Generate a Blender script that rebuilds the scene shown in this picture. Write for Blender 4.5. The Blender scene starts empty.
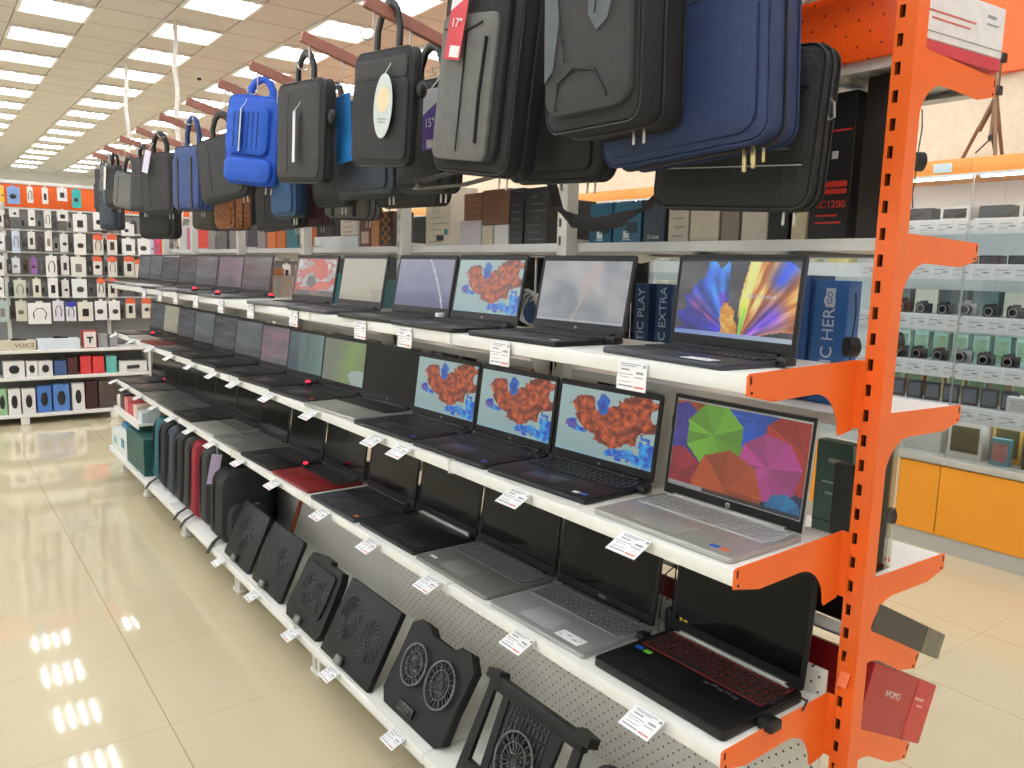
import bpy, bmesh, math, random
from mathutils import Vector, Matrix, noise
RND = random.Random(11)
SC = bpy.context.scene
COL = SC.collection
PI = math.pi

# ------------------------------------------------------------------ colours and materials
def lin(c):
    c = c / 255.0
    return c / 12.92 if c <= 0.04045 else ((c + 0.055) / 1.055) ** 2.4
def rgb(h):
    if isinstance(h, (tuple, list)):
        return (lin(h[0]), lin(h[1]), lin(h[2]), 1)
    h = h.lstrip('#')
    return tuple(lin(int(h[i:i + 2], 16)) for i in (0, 2, 4)) + (1,)
MATS = {}
def mat(name, col, rough=.5, metal=0, var=.06, vscale=40, bump=0, bscale=300, emit=None, es=0, spec=.5, coat=0):
    if name in MATS:
        return MATS[name]
    m = bpy.data.materials.new(name); m.use_nodes = True
    nt = m.node_tree; b = nt.nodes['Principled BSDF']
    c = rgb(col)
    b.inputs['Roughness'].default_value = rough
    b.inputs['Metallic'].default_value = metal
    b.inputs['Specular IOR Level'].default_value = spec
    b.inputs['Coat Weight'].default_value = coat
    tc = nt.nodes.new('ShaderNodeTexCoord')
    if var > 0:
        n = nt.nodes.new('ShaderNodeTexNoise'); n.inputs['Scale'].default_value = vscale; n.inputs['Detail'].default_value = 3
        nt.links.new(tc.outputs['Object'], n.inputs['Vector'])
        r = nt.nodes.new('ShaderNodeValToRGB')
        r.color_ramp.elements[0].position = .3; r.color_ramp.elements[1].position = .7
        r.color_ramp.elements[0].color = tuple(x * (1 - var) for x in c[:3]) + (1,)
        r.color_ramp.elements[1].color = tuple(min(1, x * (1 + var)) for x in c[:3]) + (1,)
        nt.links.new(n.outputs['Fac'], r.inputs['Fac'])
        nt.links.new(r.outputs['Color'], b.inputs['Base Color'])
    else:
        b.inputs['Base Color'].default_value = c
    if bump > 0:
        n2 = nt.nodes.new('ShaderNodeTexNoise'); n2.inputs['Scale'].default_value = bscale; n2.inputs['Detail'].default_value = 2
        nt.links.new(tc.outputs['Object'], n2.inputs['Vector'])
        bp = nt.nodes.new('ShaderNodeBump'); bp.inputs['Strength'].default_value = bump; bp.inputs['Distance'].default_value = .004
        nt.links.new(n2.outputs['Fac'], bp.inputs['Height']); nt.links.new(bp.outputs['Normal'], b.inputs['Normal'])
    if es:
        b.inputs['Emission Color'].default_value = rgb(emit or col)
        b.inputs['Emission Strength'].default_value = es
    MATS[name] = m
    return m
def cmat(col, rough=.6, **k):
    key = 'paint_%s_%d' % (col if isinstance(col, str) else '_'.join(map(str, col)), int(rough * 100))
    return mat(key, col, rough, **k)
def glass_mat():
    if 'clear_glass' in MATS: return MATS['clear_glass']
    m = bpy.data.materials.new('clear_glass'); m.use_nodes = True
    nt = m.node_tree; nt.nodes.clear()
    o = nt.nodes.new('ShaderNodeOutputMaterial'); mx = nt.nodes.new('ShaderNodeMixShader')
    t = nt.nodes.new('ShaderNodeBsdfTransparent'); t.inputs['Color'].default_value = (.97, .99, .985, 1)
    g = nt.nodes.new('ShaderNodeBsdfGlossy'); g.inputs['Roughness'].default_value = .02
    f = nt.nodes.new('ShaderNodeFresnel'); f.inputs['IOR'].default_value = 1.45
    nt.links.new(f.outputs['Fac'], mx.inputs['Fac']); nt.links.new(t.outputs[0], mx.inputs[1]); nt.links.new(g.outputs[0], mx.inputs[2])
    nt.links.new(mx.outputs[0], o.inputs['Surface'])
    MATS['clear_glass'] = m
    return m
def screen_mat(name, strength):
    if name in MATS: return MATS[name]
    m = bpy.data.materials.new(name); m.use_nodes = True
    nt = m.node_tree; b = nt.nodes['Principled BSDF']
    b.inputs['Base Color'].default_value = (.01, .01, .012, 1); b.inputs['Roughness'].default_value = .25
    a = nt.nodes.new('ShaderNodeVertexColor'); a.layer_name = 'Col'
    nt.links.new(a.outputs['Color'], b.inputs['Emission Color']); b.inputs['Emission Strength'].default_value = strength
    MATS[name] = m
    return m
def math_node(nt, op, a, b=None, c=None):
    n = nt.nodes.new('ShaderNodeMath'); n.operation = op
    for i, v in enumerate((a, b, c)):
        if v is None: continue
        if isinstance(v, (int, float)): n.inputs[i].default_value = v
        else: nt.links.new(v, n.inputs[i])
    return n.outputs[0]
def grid_mat(name, col, line, pitch, off, width, axes='XY', rough=.5, var=.04, vscale=2, spec=.5):
    """tiles or panels: joint lines on a world-metre lattice (object coordinates, objects unscaled)"""
    m = mat(name, col, rough, var=var, vscale=vscale, spec=spec); nt = m.node_tree; b = nt.nodes['Principled BSDF']
    g = nt.nodes.new('ShaderNodeNewGeometry'); s = nt.nodes.new('ShaderNodeSeparateXYZ'); nt.links.new(g.outputs['Position'], s.inputs[0])
    ms = []
    for k, ax in enumerate(axes):
        v = math_node(nt, 'SUBTRACT', s.outputs[ax], off[k]); v = math_node(nt, 'DIVIDE', v, pitch[k])
        v = math_node(nt, 'FRACT', v); v = math_node(nt, 'SUBTRACT', v, .5); v = math_node(nt, 'ABSOLUTE', v)
        ms.append(math_node(nt, 'GREATER_THAN', v, .5 - width[k] / pitch[k]))
    f = math_node(nt, 'MAXIMUM', ms[0], ms[1])
    mx = nt.nodes.new('ShaderNodeMix'); mx.data_type = 'RGBA'
    nt.links.new(f, mx.inputs['Factor'])
    src = b.inputs['Base Color'].links[0].from_socket
    nt.links.new(src, mx.inputs['A']); mx.inputs['B'].default_value = rgb(line)
    nt.links.new(mx.outputs['Result'], b.inputs['Base Color'])
    return m
def peg_mat(name, col, pitch, r, rough=.45, hole=(45, 38, 30)):
    """perforated sheet: round punched holes in a staggered lattice over object Y and Z"""
    m = mat(name, col, rough, var=.03); nt = m.node_tree; b = nt.nodes['Principled BSDF']
    tc = nt.nodes.new('ShaderNodeTexCoord'); s = nt.nodes.new('ShaderNodeSeparateXYZ'); nt.links.new(tc.outputs['Object'], s.inputs[0])
    outs = []
    for o in (0, .5):
        d = []
        for ax in 'YZ':
            v = math_node(nt, 'DIVIDE', s.outputs[ax], pitch); v = math_node(nt, 'ADD', v, o + 100)
            v = math_node(nt, 'FRACT', v); v = math_node(nt, 'SUBTRACT', v, .5); d.append(math_node(nt, 'POWER', math_node(nt, 'ABSOLUTE', v), 2))
        outs.append(math_node(nt, 'LESS_THAN', math_node(nt, 'ADD', d[0], d[1]), (r / pitch) ** 2))
    f = math_node(nt, 'MAXIMUM', outs[0], outs[1])
    mx = nt.nodes.new('ShaderNodeMix'); mx.data_type = 'RGBA'
    nt.links.new(f, mx.inputs['Factor']); nt.links.new(b.inputs['Base Color'].links[0].from_socket, mx.inputs['A'])
    mx.inputs['B'].default_value = rgb(hole)
    nt.links.new(mx.outputs['Result'], b.inputs['Base Color'])
    return m

# ------------------------------------------------------------------ mesh building
class MB:
    def __init__(s):
        s.bm = bmesh.new(); s.mats = []; s.cur = 0
    def m(s, mt):
        if mt not in s.mats: s.mats.append(mt)
        s.cur = s.mats.index(mt); return s
    def _f(s, fs, smooth=False):
        for f in fs:
            f.material_index = s.cur; f.smooth = smooth
    def box(s, c, d, M=None, bev=0, seg=2):
        x, y, z = d[0] / 2, d[1] / 2, d[2] / 2
        vs = [s.bm.verts.new((c[0] + i * x, c[1] + j * y, c[2] + k * z)) for i in (-1, 1) for j in (-1, 1) for k in (-1, 1)]
        fi = [(0, 1, 3, 2), (4, 6, 7, 5), (0, 4, 5, 1), (2, 3, 7, 6), (0, 2, 6, 4), (1, 5, 7, 3)]
        fs = [s.bm.faces.new([vs[i] for i in q]) for q in fi]
        s._f(fs)
        if bev > 0:
            es = list({e for f in fs for e in f.edges})
            r = bmesh.ops.bevel(s.bm, geom=es, offset=bev, segments=seg, affect='EDGES', profile=.5)
            vs = list({v for f in r['faces'] for v in f.verts} | {v for f in fs if f.is_valid for v in f.verts})
            s._f(r['faces'], True)
        if M is not None:
            for v in vs: v.co = M @ v.co
        return s
    def prism(s, poly, axis, a, b, M=None, smooth=False):
        """polygon in the two other axes (in axis order), extruded from a to b along axis"""
        def P(p, t):
            q = [p[0], p[1]]; q.insert('xyz'.index(axis), t); v = Vector(q)
            return M @ v if M is not None else v
        A = [s.bm.verts.new(P(p, a)) for p in poly]; B = [s.bm.verts.new(P(p, b)) for p in poly]
        n = len(poly); fs = [s.bm.faces.new(A), s.bm.faces.new(B)]
        sd = [s.bm.faces.new((A[i], A[(i + 1) % n], B[(i + 1) % n], B[i])) for i in range(n)]
        s._f(fs); s._f(sd, smooth); return s
    def rings(s, rings, M=None, smooth=True, cap=True):
        R = [[s.bm.verts.new(M @ Vector(p) if M is not None else Vector(p)) for p in r] for r in rings]
        n = len(R[0]); fs = []
        for a, b in zip(R, R[1:]):
            for i in range(n): fs.append(s.bm.faces.new((a[i], a[(i + 1) % n], b[(i + 1) % n], b[i])))
        s._f(fs, smooth)
        if cap: s._f([s.bm.faces.new(R[0]), s.bm.faces.new(list(reversed(R[-1])))], smooth)
        return s
    def rr(s, w, h, d, r, bev, M=None, seg=5, z0=0, taper=1, puff=0):
        """rounded rectangle in XZ (x centred, z from z0), thickness d along Y (front -Y), rounded rim"""
        def loop(ins, y):
            pts = []; ww, hh, rr_ = w / 2 - ins, h / 2 - ins, max(r - ins, .0006)
            for q, (sx, sz) in enumerate(((1, 1), (-1, 1), (-1, -1), (1, -1))):
                for k in range(seg + 1):
                    an = q * PI / 2 + k * PI / 2 / seg
                    x = sx * (ww - rr_) + rr_ * math.cos(an); z = sz * (hh - rr_) + rr_ * math.sin(an)
                    tz = 1 + (taper - 1) * (z / h + .5)
                    pts.append((x * tz, y, z + h / 2 + z0))
            return pts
        b = min(bev, d / 2 * .98)
        L = [(b * 1.0, d / 2), (b * .3, d / 2 - b * .3), (0, d / 2 - b), (0, -d / 2 + b), (b * .3, -d / 2 + b * .3), (b, -d / 2)]
        rg = [loop(i, y) for i, y in L]
        if puff:
            e = min(w, h)
            rg = [loop(b + e * .25, d / 2 + puff), loop(b + e * .1, d / 2 + puff * .7)] + rg + [loop(b + e * .1, -d / 2 - puff * .7), loop(b + e * .25, -d / 2 - puff)]
        return s.rings(rg, M)
    def slab(s, w, d, t, r, bev, M=None, seg=4):
        """flat rounded plate lying in XY, from z=0 up"""
        Q = Matrix(((1, 0, 0, 0), (0, 0, 1, -d / 2), (0, -1, 0, t / 2), (0, 0, 0, 1)))
        return s.rr(w, d, t, r, bev, (M @ Q) if M is not None else Q, seg)
    def tube(s, pts, r, seg=8, flat=1, closed=False, up=(0, 0, 1)):
        pts = [Vector(p) for p in pts]; n = len(pts); rg = []
        for i, p in enumerate(pts):
            a = pts[max(i - 1, 0)]; b = pts[min(i + 1, n - 1)]
            if closed: a, b = pts[(i - 1) % n], pts[(i + 1) % n]
            t = (b - a).normalized(); u = Vector(up)
            if abs(t.dot(u)) > .95: u = Vector((1, 0, 0)) if abs(t.x) < .9 else Vector((0, 1, 0))
            x = t.cross(u).normalized(); y = x.cross(t).normalized()
            rad = r[i] if isinstance(r, (list, tuple)) else r
            rg.append([p + x * rad * math.cos(k * 2 * PI / seg) + y * rad * flat * math.sin(k * 2 * PI / seg) for k in range(seg)])
        if closed: return s.rings(rg + [rg[0]], cap=False)
        return s.rings(rg)
    def cyl(s, p0, p1, r, seg=14, r2=None):
        p0, p1 = Vector(p0), Vector(p1); t = (p1 - p0).normalized(); u = Vector((0, 0, 1)) if abs(t.z) < .9 else Vector((1, 0, 0))
        x = t.cross(u).normalized(); y = x.cross(t)
        R = [[p + (x * math.cos(k * 2 * PI / seg) + y * math.sin(k * 2 * PI / seg)) * q for k in range(seg)] for p, q in ((p0, r), (p1, r2 if r2 is not None else r))]
        A = [s.bm.verts.new(p) for p in R[0]]; B = [s.bm.verts.new(p) for p in R[1]]
        s._f([s.bm.faces.new((A[i], A[(i + 1) % seg], B[(i + 1) % seg], B[i])) for i in range(seg)], True)
        s._f([s.bm.faces.new(A), s.bm.faces.new(list(reversed(B)))]); return s
    def ball(s, c, d, seg=12, M=None):
        rg = []
        for i in range(1, seg // 2 + 2):
            th = PI * i / (seg // 2 + 2)
            rg.append([(c[0] + d[0] / 2 * math.sin(th) * math.cos(k * 2 * PI / seg), c[1] + d[1] / 2 * math.sin(th) * math.sin(k * 2 * PI / seg), c[2] + d[2] / 2 * math.cos(th)) for k in range(seg)])
        return s.rings(rg, M)
    def mesh(s, name, *mats, sharp=40):
        bmesh.ops.recalc_face_normals(s.bm, faces=s.bm.faces)
        me = bpy.data.meshes.new(name); s.bm.to_mesh(me); s.bm.free()
        for mt in (s.mats or mats): me.materials.append(mt)
        if sharp: me.set_sharp_from_angle(angle=math.radians(sharp))
        return me
CACHE = {}
def cached(key, fn):
    if key not in CACHE: CACHE[key] = fn()
    return CACHE[key]
def obj(name, me, parent=None, M=None):
    o = bpy.data.objects.new(name, me); COL.objects.link(o)
    if parent is not None: o.parent = parent
    if M is not None: o.matrix_local = M if parent is not None else M
    return o
def tag(o, label, cat, group=None):
    o['label'] = label; o['category'] = cat
    if group: o['group'] = group
    return o
def thing(name, label, cat, M=None, group=None, loc=None, rz=0):
    o = bpy.data.objects.new(name, None); COL.objects.link(o); o.empty_display_size = .05
    if M is None: M = Matrix.Translation(loc or (0, 0, 0)) @ Matrix.Rotation(rz, 4, 'Z')
    o.matrix_world = M
    return tag(o, label, cat, group)
def struct(name, me, M=None):
    o = obj(name, me, None, M); o['kind'] = 'structure'; return o
def T(x=0, y=0, z=0): return Matrix.Translation((x, y, z))
def RX(a): return Matrix.Rotation(a, 4, 'X')
def RY(a): return Matrix.Rotation(a, 4, 'Y')
def RZ(a): return Matrix.Rotation(a, 4, 'Z')
def text_mesh(s, size, mt, bold=0):
    def mk():
        cu = bpy.data.curves.new('lettering', 'FONT'); cu.body = s; cu.size = size; cu.align_x = 'CENTER'; cu.align_y = 'CENTER'
        cu.extrude = .0004; cu.offset = bold; cu.resolution_u = 3
        o = bpy.data.objects.new('lettering', cu); COL.objects.link(o)
        dg = bpy.context.evaluated_depsgraph_get()
        me = bpy.data.meshes.new_from_object(o.evaluated_get(dg))
        bpy.data.objects.remove(o); bpy.data.curves.remove(cu)
        me.materials.clear(); me.materials.append(mt); return me
    return cached(('text', s, size, mt.name), mk)
ORD = ['first', 'second', 'third', 'fourth', 'fifth', 'sixth', 'seventh', 'eighth', 'ninth', 'tenth', 'eleventh', 'twelfth', 'thirteenth', 'fourteenth', 'fifteenth', 'sixteenth', 'seventeenth', 'eighteenth', 'nineteenth', 'twentieth', 'twenty-first', 'twenty-second', 'twenty-third', 'twenty-fourth']

# ------------------------------------------------------------------ common materials
WHITE = mat('white_powder_coat', (232, 232, 228), .38, var=.02)
WHITE2 = mat('upright_white_coat', (222, 222, 214), .42, var=.03)
ORANGE = mat('orange_powder_coat', (238, 104, 34), .32, var=.03, vscale=8)
BLACKP = mat('black_plastic', (22, 22, 24), .42, bump=.05)
BLACKM = mat('matte_black_plastic', (30, 30, 32), .6, bump=.08)
DARK = mat('dark_void', (10, 10, 10), .8, var=0)
PAPER = mat('white_paper', (238, 238, 240), .65, var=.01)
INK = mat('printed_ink', (150, 150, 158), .7, var=0)
INKR = mat('red_print', (214, 110, 104), .7, var=0)
STEEL = mat('bright_steel', (190, 190, 190), .28, 1, var=.04)
CHROME = mat('polished_chrome', (215, 215, 215), .12, 1, var=0)
GLASS = glass_mat()
ARM = mat('red_brown_arm_paint', (150, 98, 84), .45, var=.08)
CABLE = mat('black_cable', (18, 18, 20), .5, var=0)
REDLED = mat('red_led', (255, 40, 60), .3, var=0, emit=(255, 30, 60), es=4)
EXPOSURE = -0.42
SENS_X, SENS_Y = 1.62, 10.21
# ------------------------------------------------------------------ the room
CEIL = 3.925
FLOOR_M = grid_mat('beige_polished_tile', (209, 197, 166), (178, 160, 126), (.63, .63), (-.8755, 1.872), (.0024, .0011), 'XY', rough=.045, var=.03, vscale=1.6, spec=.62)
CEIL_M = grid_mat('ceiling_tile', (206, 204, 200), (140, 136, 130), (.6, .6), (.65, .72), (.008, .008), 'XY', rough=.9, var=.03, vscale=6)
WALL_M = mat('white_wall_paint', (226, 228, 228), .8, var=.03, vscale=3)
CREAM_M = mat('cream_wallpaper', (226, 220, 198), .85, var=.06, vscale=22, bump=.25, bscale=60)
struct('floor', MB().box((-3.5, 11, -.05), (17, 30, .1)).mesh('floor', FLOOR_M))
struct('ceiling', MB().box((-3.5, 11, CEIL + .05), (17, 30, .1)).mesh('ceiling', CEIL_M))
struct('wall_back', MB().box((-3.5, 25.65, CEIL / 2), (17, .1, CEIL)).mesh('wall_back', WALL_M))
struct('wall_front', MB().box((-3.5, -4.05, CEIL / 2), (17, .1, CEIL)).mesh('wall_front', WALL_M))
struct('wall_left', MB().box((-12.05, 11, CEIL / 2), (.1, 30, CEIL)).mesh('wall_left', WALL_M))
struct('wall_right', MB().box((3.85, 11, CEIL / 2), (.1, 30, CEIL)).mesh('wall_right', CREAM_M))

# ceiling lights: recessed 4-tube troffers in a chequer of the 0.6 m grid
TUBE_E = 34.0
PANEL_E = 1.5
LFRAME = mat('light_frame_white', (235, 235, 235), .5, var=0)
LDIFF = mat('light_diffuser', (255, 255, 255), .6, var=0, emit=(240, 248, 255), es=PANEL_E)
LTUBE = mat('fluorescent_tube', (255, 255, 255), .6, var=0, emit=(246, 250, 255), es=TUBE_E)
fr = MB()
for c, d in (((-.2875, 0, 0), (.025, .6, .03)), ((.2875, 0, 0), (.025, .6, .03)), ((0, -.2875, 0), (.55, .025, .03)), ((0, .2875, 0), (.55, .025, .03))): fr.box(c, d)
FR_ME = fr.mesh('light_frame', LFRAME)
DF_ME = MB().box((0, 0, 0), (.55, .55, .004)).mesh('diffuser', LDIFF)
TB_ME = MB().box((0, 0, 0), (.032, .50, .006), bev=.002, seg=1).mesh('tube', LTUBE)
COLS = {-1.75: 'the row beyond the left edge', -.55: 'the leftmost row', .65: 'the middle row', 1.85: 'the row above the bags', 3.05: 'the row by the right wall'}
for cx in (-11.35, -10.15, -8.95, -7.75, -6.55, -5.35, -4.15, -2.95, -1.75, -.55, .65, 1.85, 3.05):
    n = 0
    for j in range(-3, 20):
        y = .72 + .3 + 1.2 * j
        if y > 25: continue
        inview = (-.6 < cx < 2 and 3 < y)
        n += 1
        if cx == -.55: front = 6
        lab = 'white square ceiling light panel, number %d from the camera end of %s' % (n, COLS.get(cx, 'a row over the left aisle'))
        if inview:
            k = int(round((y - (8.22 if cx > -1 else 8.22)) / 1.2))
            lab = 'square ceiling light panel, %s from the back wall in %s' % (ORD[min(int(round((25 - y) / 1.2)), 23)], COLS[cx])
        else:
            lab = 'glowing square ceiling light panel outside the picture'
        t = thing('ceiling_light', lab, 'ceiling light', T(cx + .3, y, CEIL - .006), 'square light panels in the suspended ceiling')
        obj('light_frame', FR_ME, t, T(0, 0, -.004)); obj('diffuser', DF_ME, t)
        for q in range(4): obj('tube', TB_ME, t, T(-.195 + .13 * q, 0, -.006))

# small dome and two pendant cable poles
t = thing('ceiling_sensor', 'small dark round sensor on a white base on the ceiling above the bags', 'sensor', T(SENS_X, SENS_Y, CEIL))
obj('base', MB().cyl((0, 0, 0), (0, 0, -.012), .06, 20).mesh('base', LFRAME), t)
obj('dome', MB().ball((0, 0, -.02), (.06, .06, .05)).mesh('dome', BLACKP), t)
POLE = mat('cable_sleeve_white', (222, 220, 216), .5, var=.1, vscale=30)
for (px, py, zb, nm) in ((.735, 7.86, .74, 'nearer white pendant cable sleeve from the ceiling, right of the two'), (.69, 9.95, 0, 'farther white pendant cable sleeve from the ceiling, left of the two')):
    pts = [(px + .012 * math.sin(i * .9), py + .008 * math.cos(i * .7), CEIL - (CEIL - zb) * i / 40) for i in range(41)]
    tag(obj('cable_sleeve', MB().tube(pts, .022, 8).mesh('cable_sleeve', POLE)), nm, 'cable', 'pendant cable sleeves')

# ------------------------------------------------------------------ the gondola
L = .948
NSEC = 6
END = 5.5
ys = [L * k for k in range(6)] + [END]
def upright_mesh(mt, top):
    b = MB().m(mt); z0 = .0
    # front and back slotted plates: two strips and bridges between the slots
    for X in (.0015, .0385):
        b.box((X, -.01725, top / 2), (.003, .0235, top)); b.box((X, .00875, top / 2), (.003, .0065, top))
        n = int(top / .05)
        for k in range(n + 1):
            zc = .05 * k
            b.box((X, 0, zc + .025), (.003, .011, .027))
    b.box((.02, -.0275, top / 2), (.034, .003, top)); b.box((.02, .0105, top / 2), (.034, .003, top))
    b.m(DARK); b.box((.02, -.0085, top / 2), (.004, .034, top - .01))
    return b.mesh('gondola_upright')
LV = {'A': 1.395, 'B': 1.047, 'C': .697}
TOPZ = 2.30
upA = upright_mesh(ORANGE, TOPZ); upB = upright_mesh(WHITE2, TOPZ)
names_y = ['nearest', 'second', 'third', 'fourth', 'fifth', 'sixth', 'farthest']
for k, y in enumerate(ys):
    o = obj('gondola_upright', upA if k == 0 else upB, None, T(0, y, 0))
    tag(o, ('tall slotted orange steel upright at the near end of the laptop rack' if k == 0 else '%s slotted white steel upright of the laptop rack, counted from the near end' % names_y[k]), 'upright', 'slotted uprights of the rack')

def arc(cx, cz, r, a0, a1, n=8): return [(cx + r * math.cos(a0 + (a1 - a0) * i / n), cz + r * math.sin(a0 + (a1 - a0) * i / n)) for i in range(n + 1)]
def bracket_poly(dep, side):
    # profile in X (outward negative) and Z (top 0)
    P = [(-.003, .012), (-.02, .012), (-dep + .006, .004), (-dep, 0), (-dep, -.034), (-dep + .075, -.05), (-.14, -.046)]
    P += arc(-.14, -.132, .086, PI / 2, .05, 8)
    P += [(-.05, -.135), (-.003, -.128)]
    return [(x * side, z) for x, z in P]
def shelf(y0, y1, z, depth, side, label, group, brk=(WHITE2, WHITE2), xr=.0, lip=.03, tilt=0, name='gondola_shelf', color=WHITE):
    """tray with folded front lip, open underneath, on two brackets; side -1 towards the aisle, +1 behind"""
    w = y1 - y0 - .003
    ps = thing(name, label, 'shelf', T(xr, (y0 + y1) / 2, z) @ RY(tilt), group)
    b = MB(); d = depth
    cx = side * (d / 2 + .003)
    b.box((cx, 0, -.006), (d - .006, w, .012), bev=.003, seg=2)
    b.box((side * (d - .002), 0, -lip / 2 - .001), (.006, w, lip), bev=.0025, seg=2)
    b.box((side * (d - .02), 0, -lip + .001), (.036, w, .003))
    b.box((side * .006, 0, -.012), (.004, w, .024))
    for q in (-.3, 0, .3): b.box((cx, q, -.018), (d - .04, .03, .012))
    obj('shelf_tray', b.mesh('shelf_tray', color), ps)
    for e, mt in zip((-1, 1), brk):
        yy = e * (w / 2) + (-.0015 if e < 0 else -.004)
        P = bracket_poly(depth + .003, -side)
        m = MB().m(mt).prism([(p[0], p[1]) for p in P], 'y', yy - .0012, yy + .0012)
        m.box((side * .002, yy - .009, -.055), (.004, .020, .135))
        if mt is ORANGE:
            m.m(DARK)
            m.box((side * (depth - .006), yy - .0014, -.008), (.004, .001, .014)); m.cyl((side * (depth - .01), yy - .0008, -.03), (side * (depth - .01), yy - .002, -.03), .003, 8)
        obj('bracket', m.mesh('bracket'), ps)
    return ps
SN = {'A': 'top', 'B': 'middle', 'C': 'lower'}
for s, z in LV.items():
    for k in range(6):
        shelf(ys[k] + .026, ys[k + 1] + .026, z, .343, -1, 'white steel laptop shelf, %s bay from the near end on the %s tier' % (ORD[k], SN[s]), 'white shelves that carry the laptops', (ORANGE if k == 0 else WHITE2, WHITE2))
# base deck
for k in range(6):
    w = ys[k + 1] - ys[k] - .003
    t = thing('base_deck', 'low white base deck under the rack, %s bay from the near end' % ORD[k], 'shelf', T(0, (ys[k] + ys[k + 1]) / 2 + .026, 0), 'white base decks of the rack')
    b = MB(); b.box((-.19, 0, .205), (.44, w, .012), bev=.004); b.box((-.410, 0, .192), (.012, w, .038), bev=.005); b.box((-.02, 0, .1), (.02, w, .2))
    obj('deck', b.mesh('deck', WHITE), t)
    obj('plinth', MB().box((-.16, 0, .0975), (.012, w, .195)).mesh('plinth', mat('under_deck_shade_brown', (92, 72, 54), .6, var=.06)), t)  # brown board stands in for the shade beneath the open deck
    for e in (-1, 1):
        f = MB(); f.box((-.25, e * (w / 2 - .02), .16), (.17, .03, .07)); f.box((-.318, e * (w / 2 - .02), .085), (.03, .028, .15), bev=.003); f.box((-.318, e * (w / 2 - .02), .008), (.045, .04, .016), bev=.004)
        obj('foot', f.mesh('foot', WHITE2), t)
# back panels: punched sheet below the lower tier, plain farther on
PEG = peg_mat('punched_beige_steel', (232, 228, 218), .034, .0028)
PLAIN = mat('plain_beige_steel', (226, 224, 218), .45, var=.02)
for k in range(6):
    o = obj('back_panel', MB().box((0, 0, 0), (.010, ys[k + 1] - ys[k] - .0025, .545)).mesh('back_panel', PEG if k < 2 else PLAIN), None, T(-.0085, (ys[k] + ys[k + 1]) / 2 + .027, .2115 + .2725))
    tag(o, '%s steel back panel behind the base deck, %s bay from the near end' % ('punched beige' if k < 2 else 'plain white', ORD[k]), 'panel', 'steel back panels of the rack')
# right-hand shelves of the rack (the far aisle's side)
for z, nm in ((1.645, 'upper'), (1.285, 'middle'), (.935, 'third')):
    for k in range(6):
        shelf(ys[k] + .002, ys[k + 1] + .002, z, .365, 1, 'white far-side shelf of the rack, %s tier, %s bay from the near end' % (nm, ORD[k]), 'white shelves on the far side of the rack', (ORANGE if k == 0 else WHITE2, WHITE2), xr=.04)
for z, nm in ((.85, 'upper'), (.625, 'lower')):
    for k in range(6):
        shelf(ys[k] + .002, ys[k + 1] + .002, z, .32, 1, 'sloping white shelf on the far side, %s sloping tier, %s bay from the near end' % (nm, ORD[k]), 'sloping shelves on the far side of the rack', (ORANGE if k == 0 else WHITE2, WHITE2), xr=.04, tilt=.45)
shelf(ys[0] + .002, ys[1] + .002, 1.992, .365, 1, 'high white shelf with an orange bracket under a white and red carton', None, (ORANGE, ORANGE), xr=.04)
# orange punched header panel and crossbars for the bag arms
PEGO = peg_mat('punched_orange_steel', (238, 88, 24), .05, .0025, rough=.25, hole=(120, 30, 5))
o = obj('header_panel', MB().box((0, 0, .16), (.012, L - .04, .32), bev=.003).mesh('header_panel', PEGO), None, T(.03, L / 2 + .0, 1.985))
tag(o, 'glossy orange punched header panel between the first two uprights, above the black bag', 'panel')
for k in range(6):
    w = ys[k + 1] - ys[k]
    o = obj('crossbar', MB().box((0, 0, 0), (.018, w - .006, .035), bev=.003).mesh('crossbar', WHITE2), None, T(-.012, ys[k] + w / 2 + .0, 2.125))
    tag(o, 'white steel crossbar behind the hanging bags, %s bay from the near end' % ORD[k], 'crossbar', 'crossbars that hold the bag arms')
# ------------------------------------------------------------------ screen pictures and painted reflections (computed per small face)
def fbm(x, y, o=4, s=0):
    return noise.fractal(Vector((x, y, s * 7.3 + .5)), .8, 2.0, o)
def lerp(a, b, t):
    t = max(0, min(1, t)); return tuple(p + (q - p) * t for p, q in zip(a, b))
def ell(u, v, cx, cy, rx, ry, rot=0):
    dx, dy = u - cx, v - cy; c, s = math.cos(rot), math.sin(rot)
    return math.hypot((dx * c + dy * s) / rx, (-dx * s + dy * c) / ry)
def w_burst(u, v):
    c = lerp((150, 180, 180), (178, 200, 198), v * .6 + .2 * fbm(u * 2, v * 2))
    n = fbm(u * 7, v * 5); n2 = fbm(u * 16, v * 11, 3, 2)
    d = min(ell(u, v, .27, .70, .14, .19), ell(u, v, .40, .55, .2, .2), ell(u, v, .62, .60, .22, .2), ell(u, v, .82, .74, .19, .24, .5), ell(u, v, .6, .40, .2, .2), ell(u, v, .9, .9, .12, .1))
    db = min(ell(u, v, .78, .13, .26, .11), ell(u, v, .95, .25, .1, .24), ell(u, v, .16, .43, .1, .1), ell(u, v, .25, .36, .1, .07))
    if db + .6 * n < .80:
        c = lerp((10, 60, 190), (50, 170, 235), .5 + n2 * 1.2)
        if u < .2 and n2 > 0: c = (120, 60, 120)
    if d + .5 * n < .98:
        k = .5 + .9 * n2 - .35 * (d > .75)
        c = lerp((112, 36, 14), (222, 98, 42), k)
    if ell(u, v, .47, .80, .065, .15) + .25 * n2 < 1: c = lerp((16, 60, 160), (40, 130, 225), .5 + n)
    if v > .35 and u < .02: pass
    if v < .035: c = lerp(c, (150, 190, 220), .5)
    return c
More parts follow.
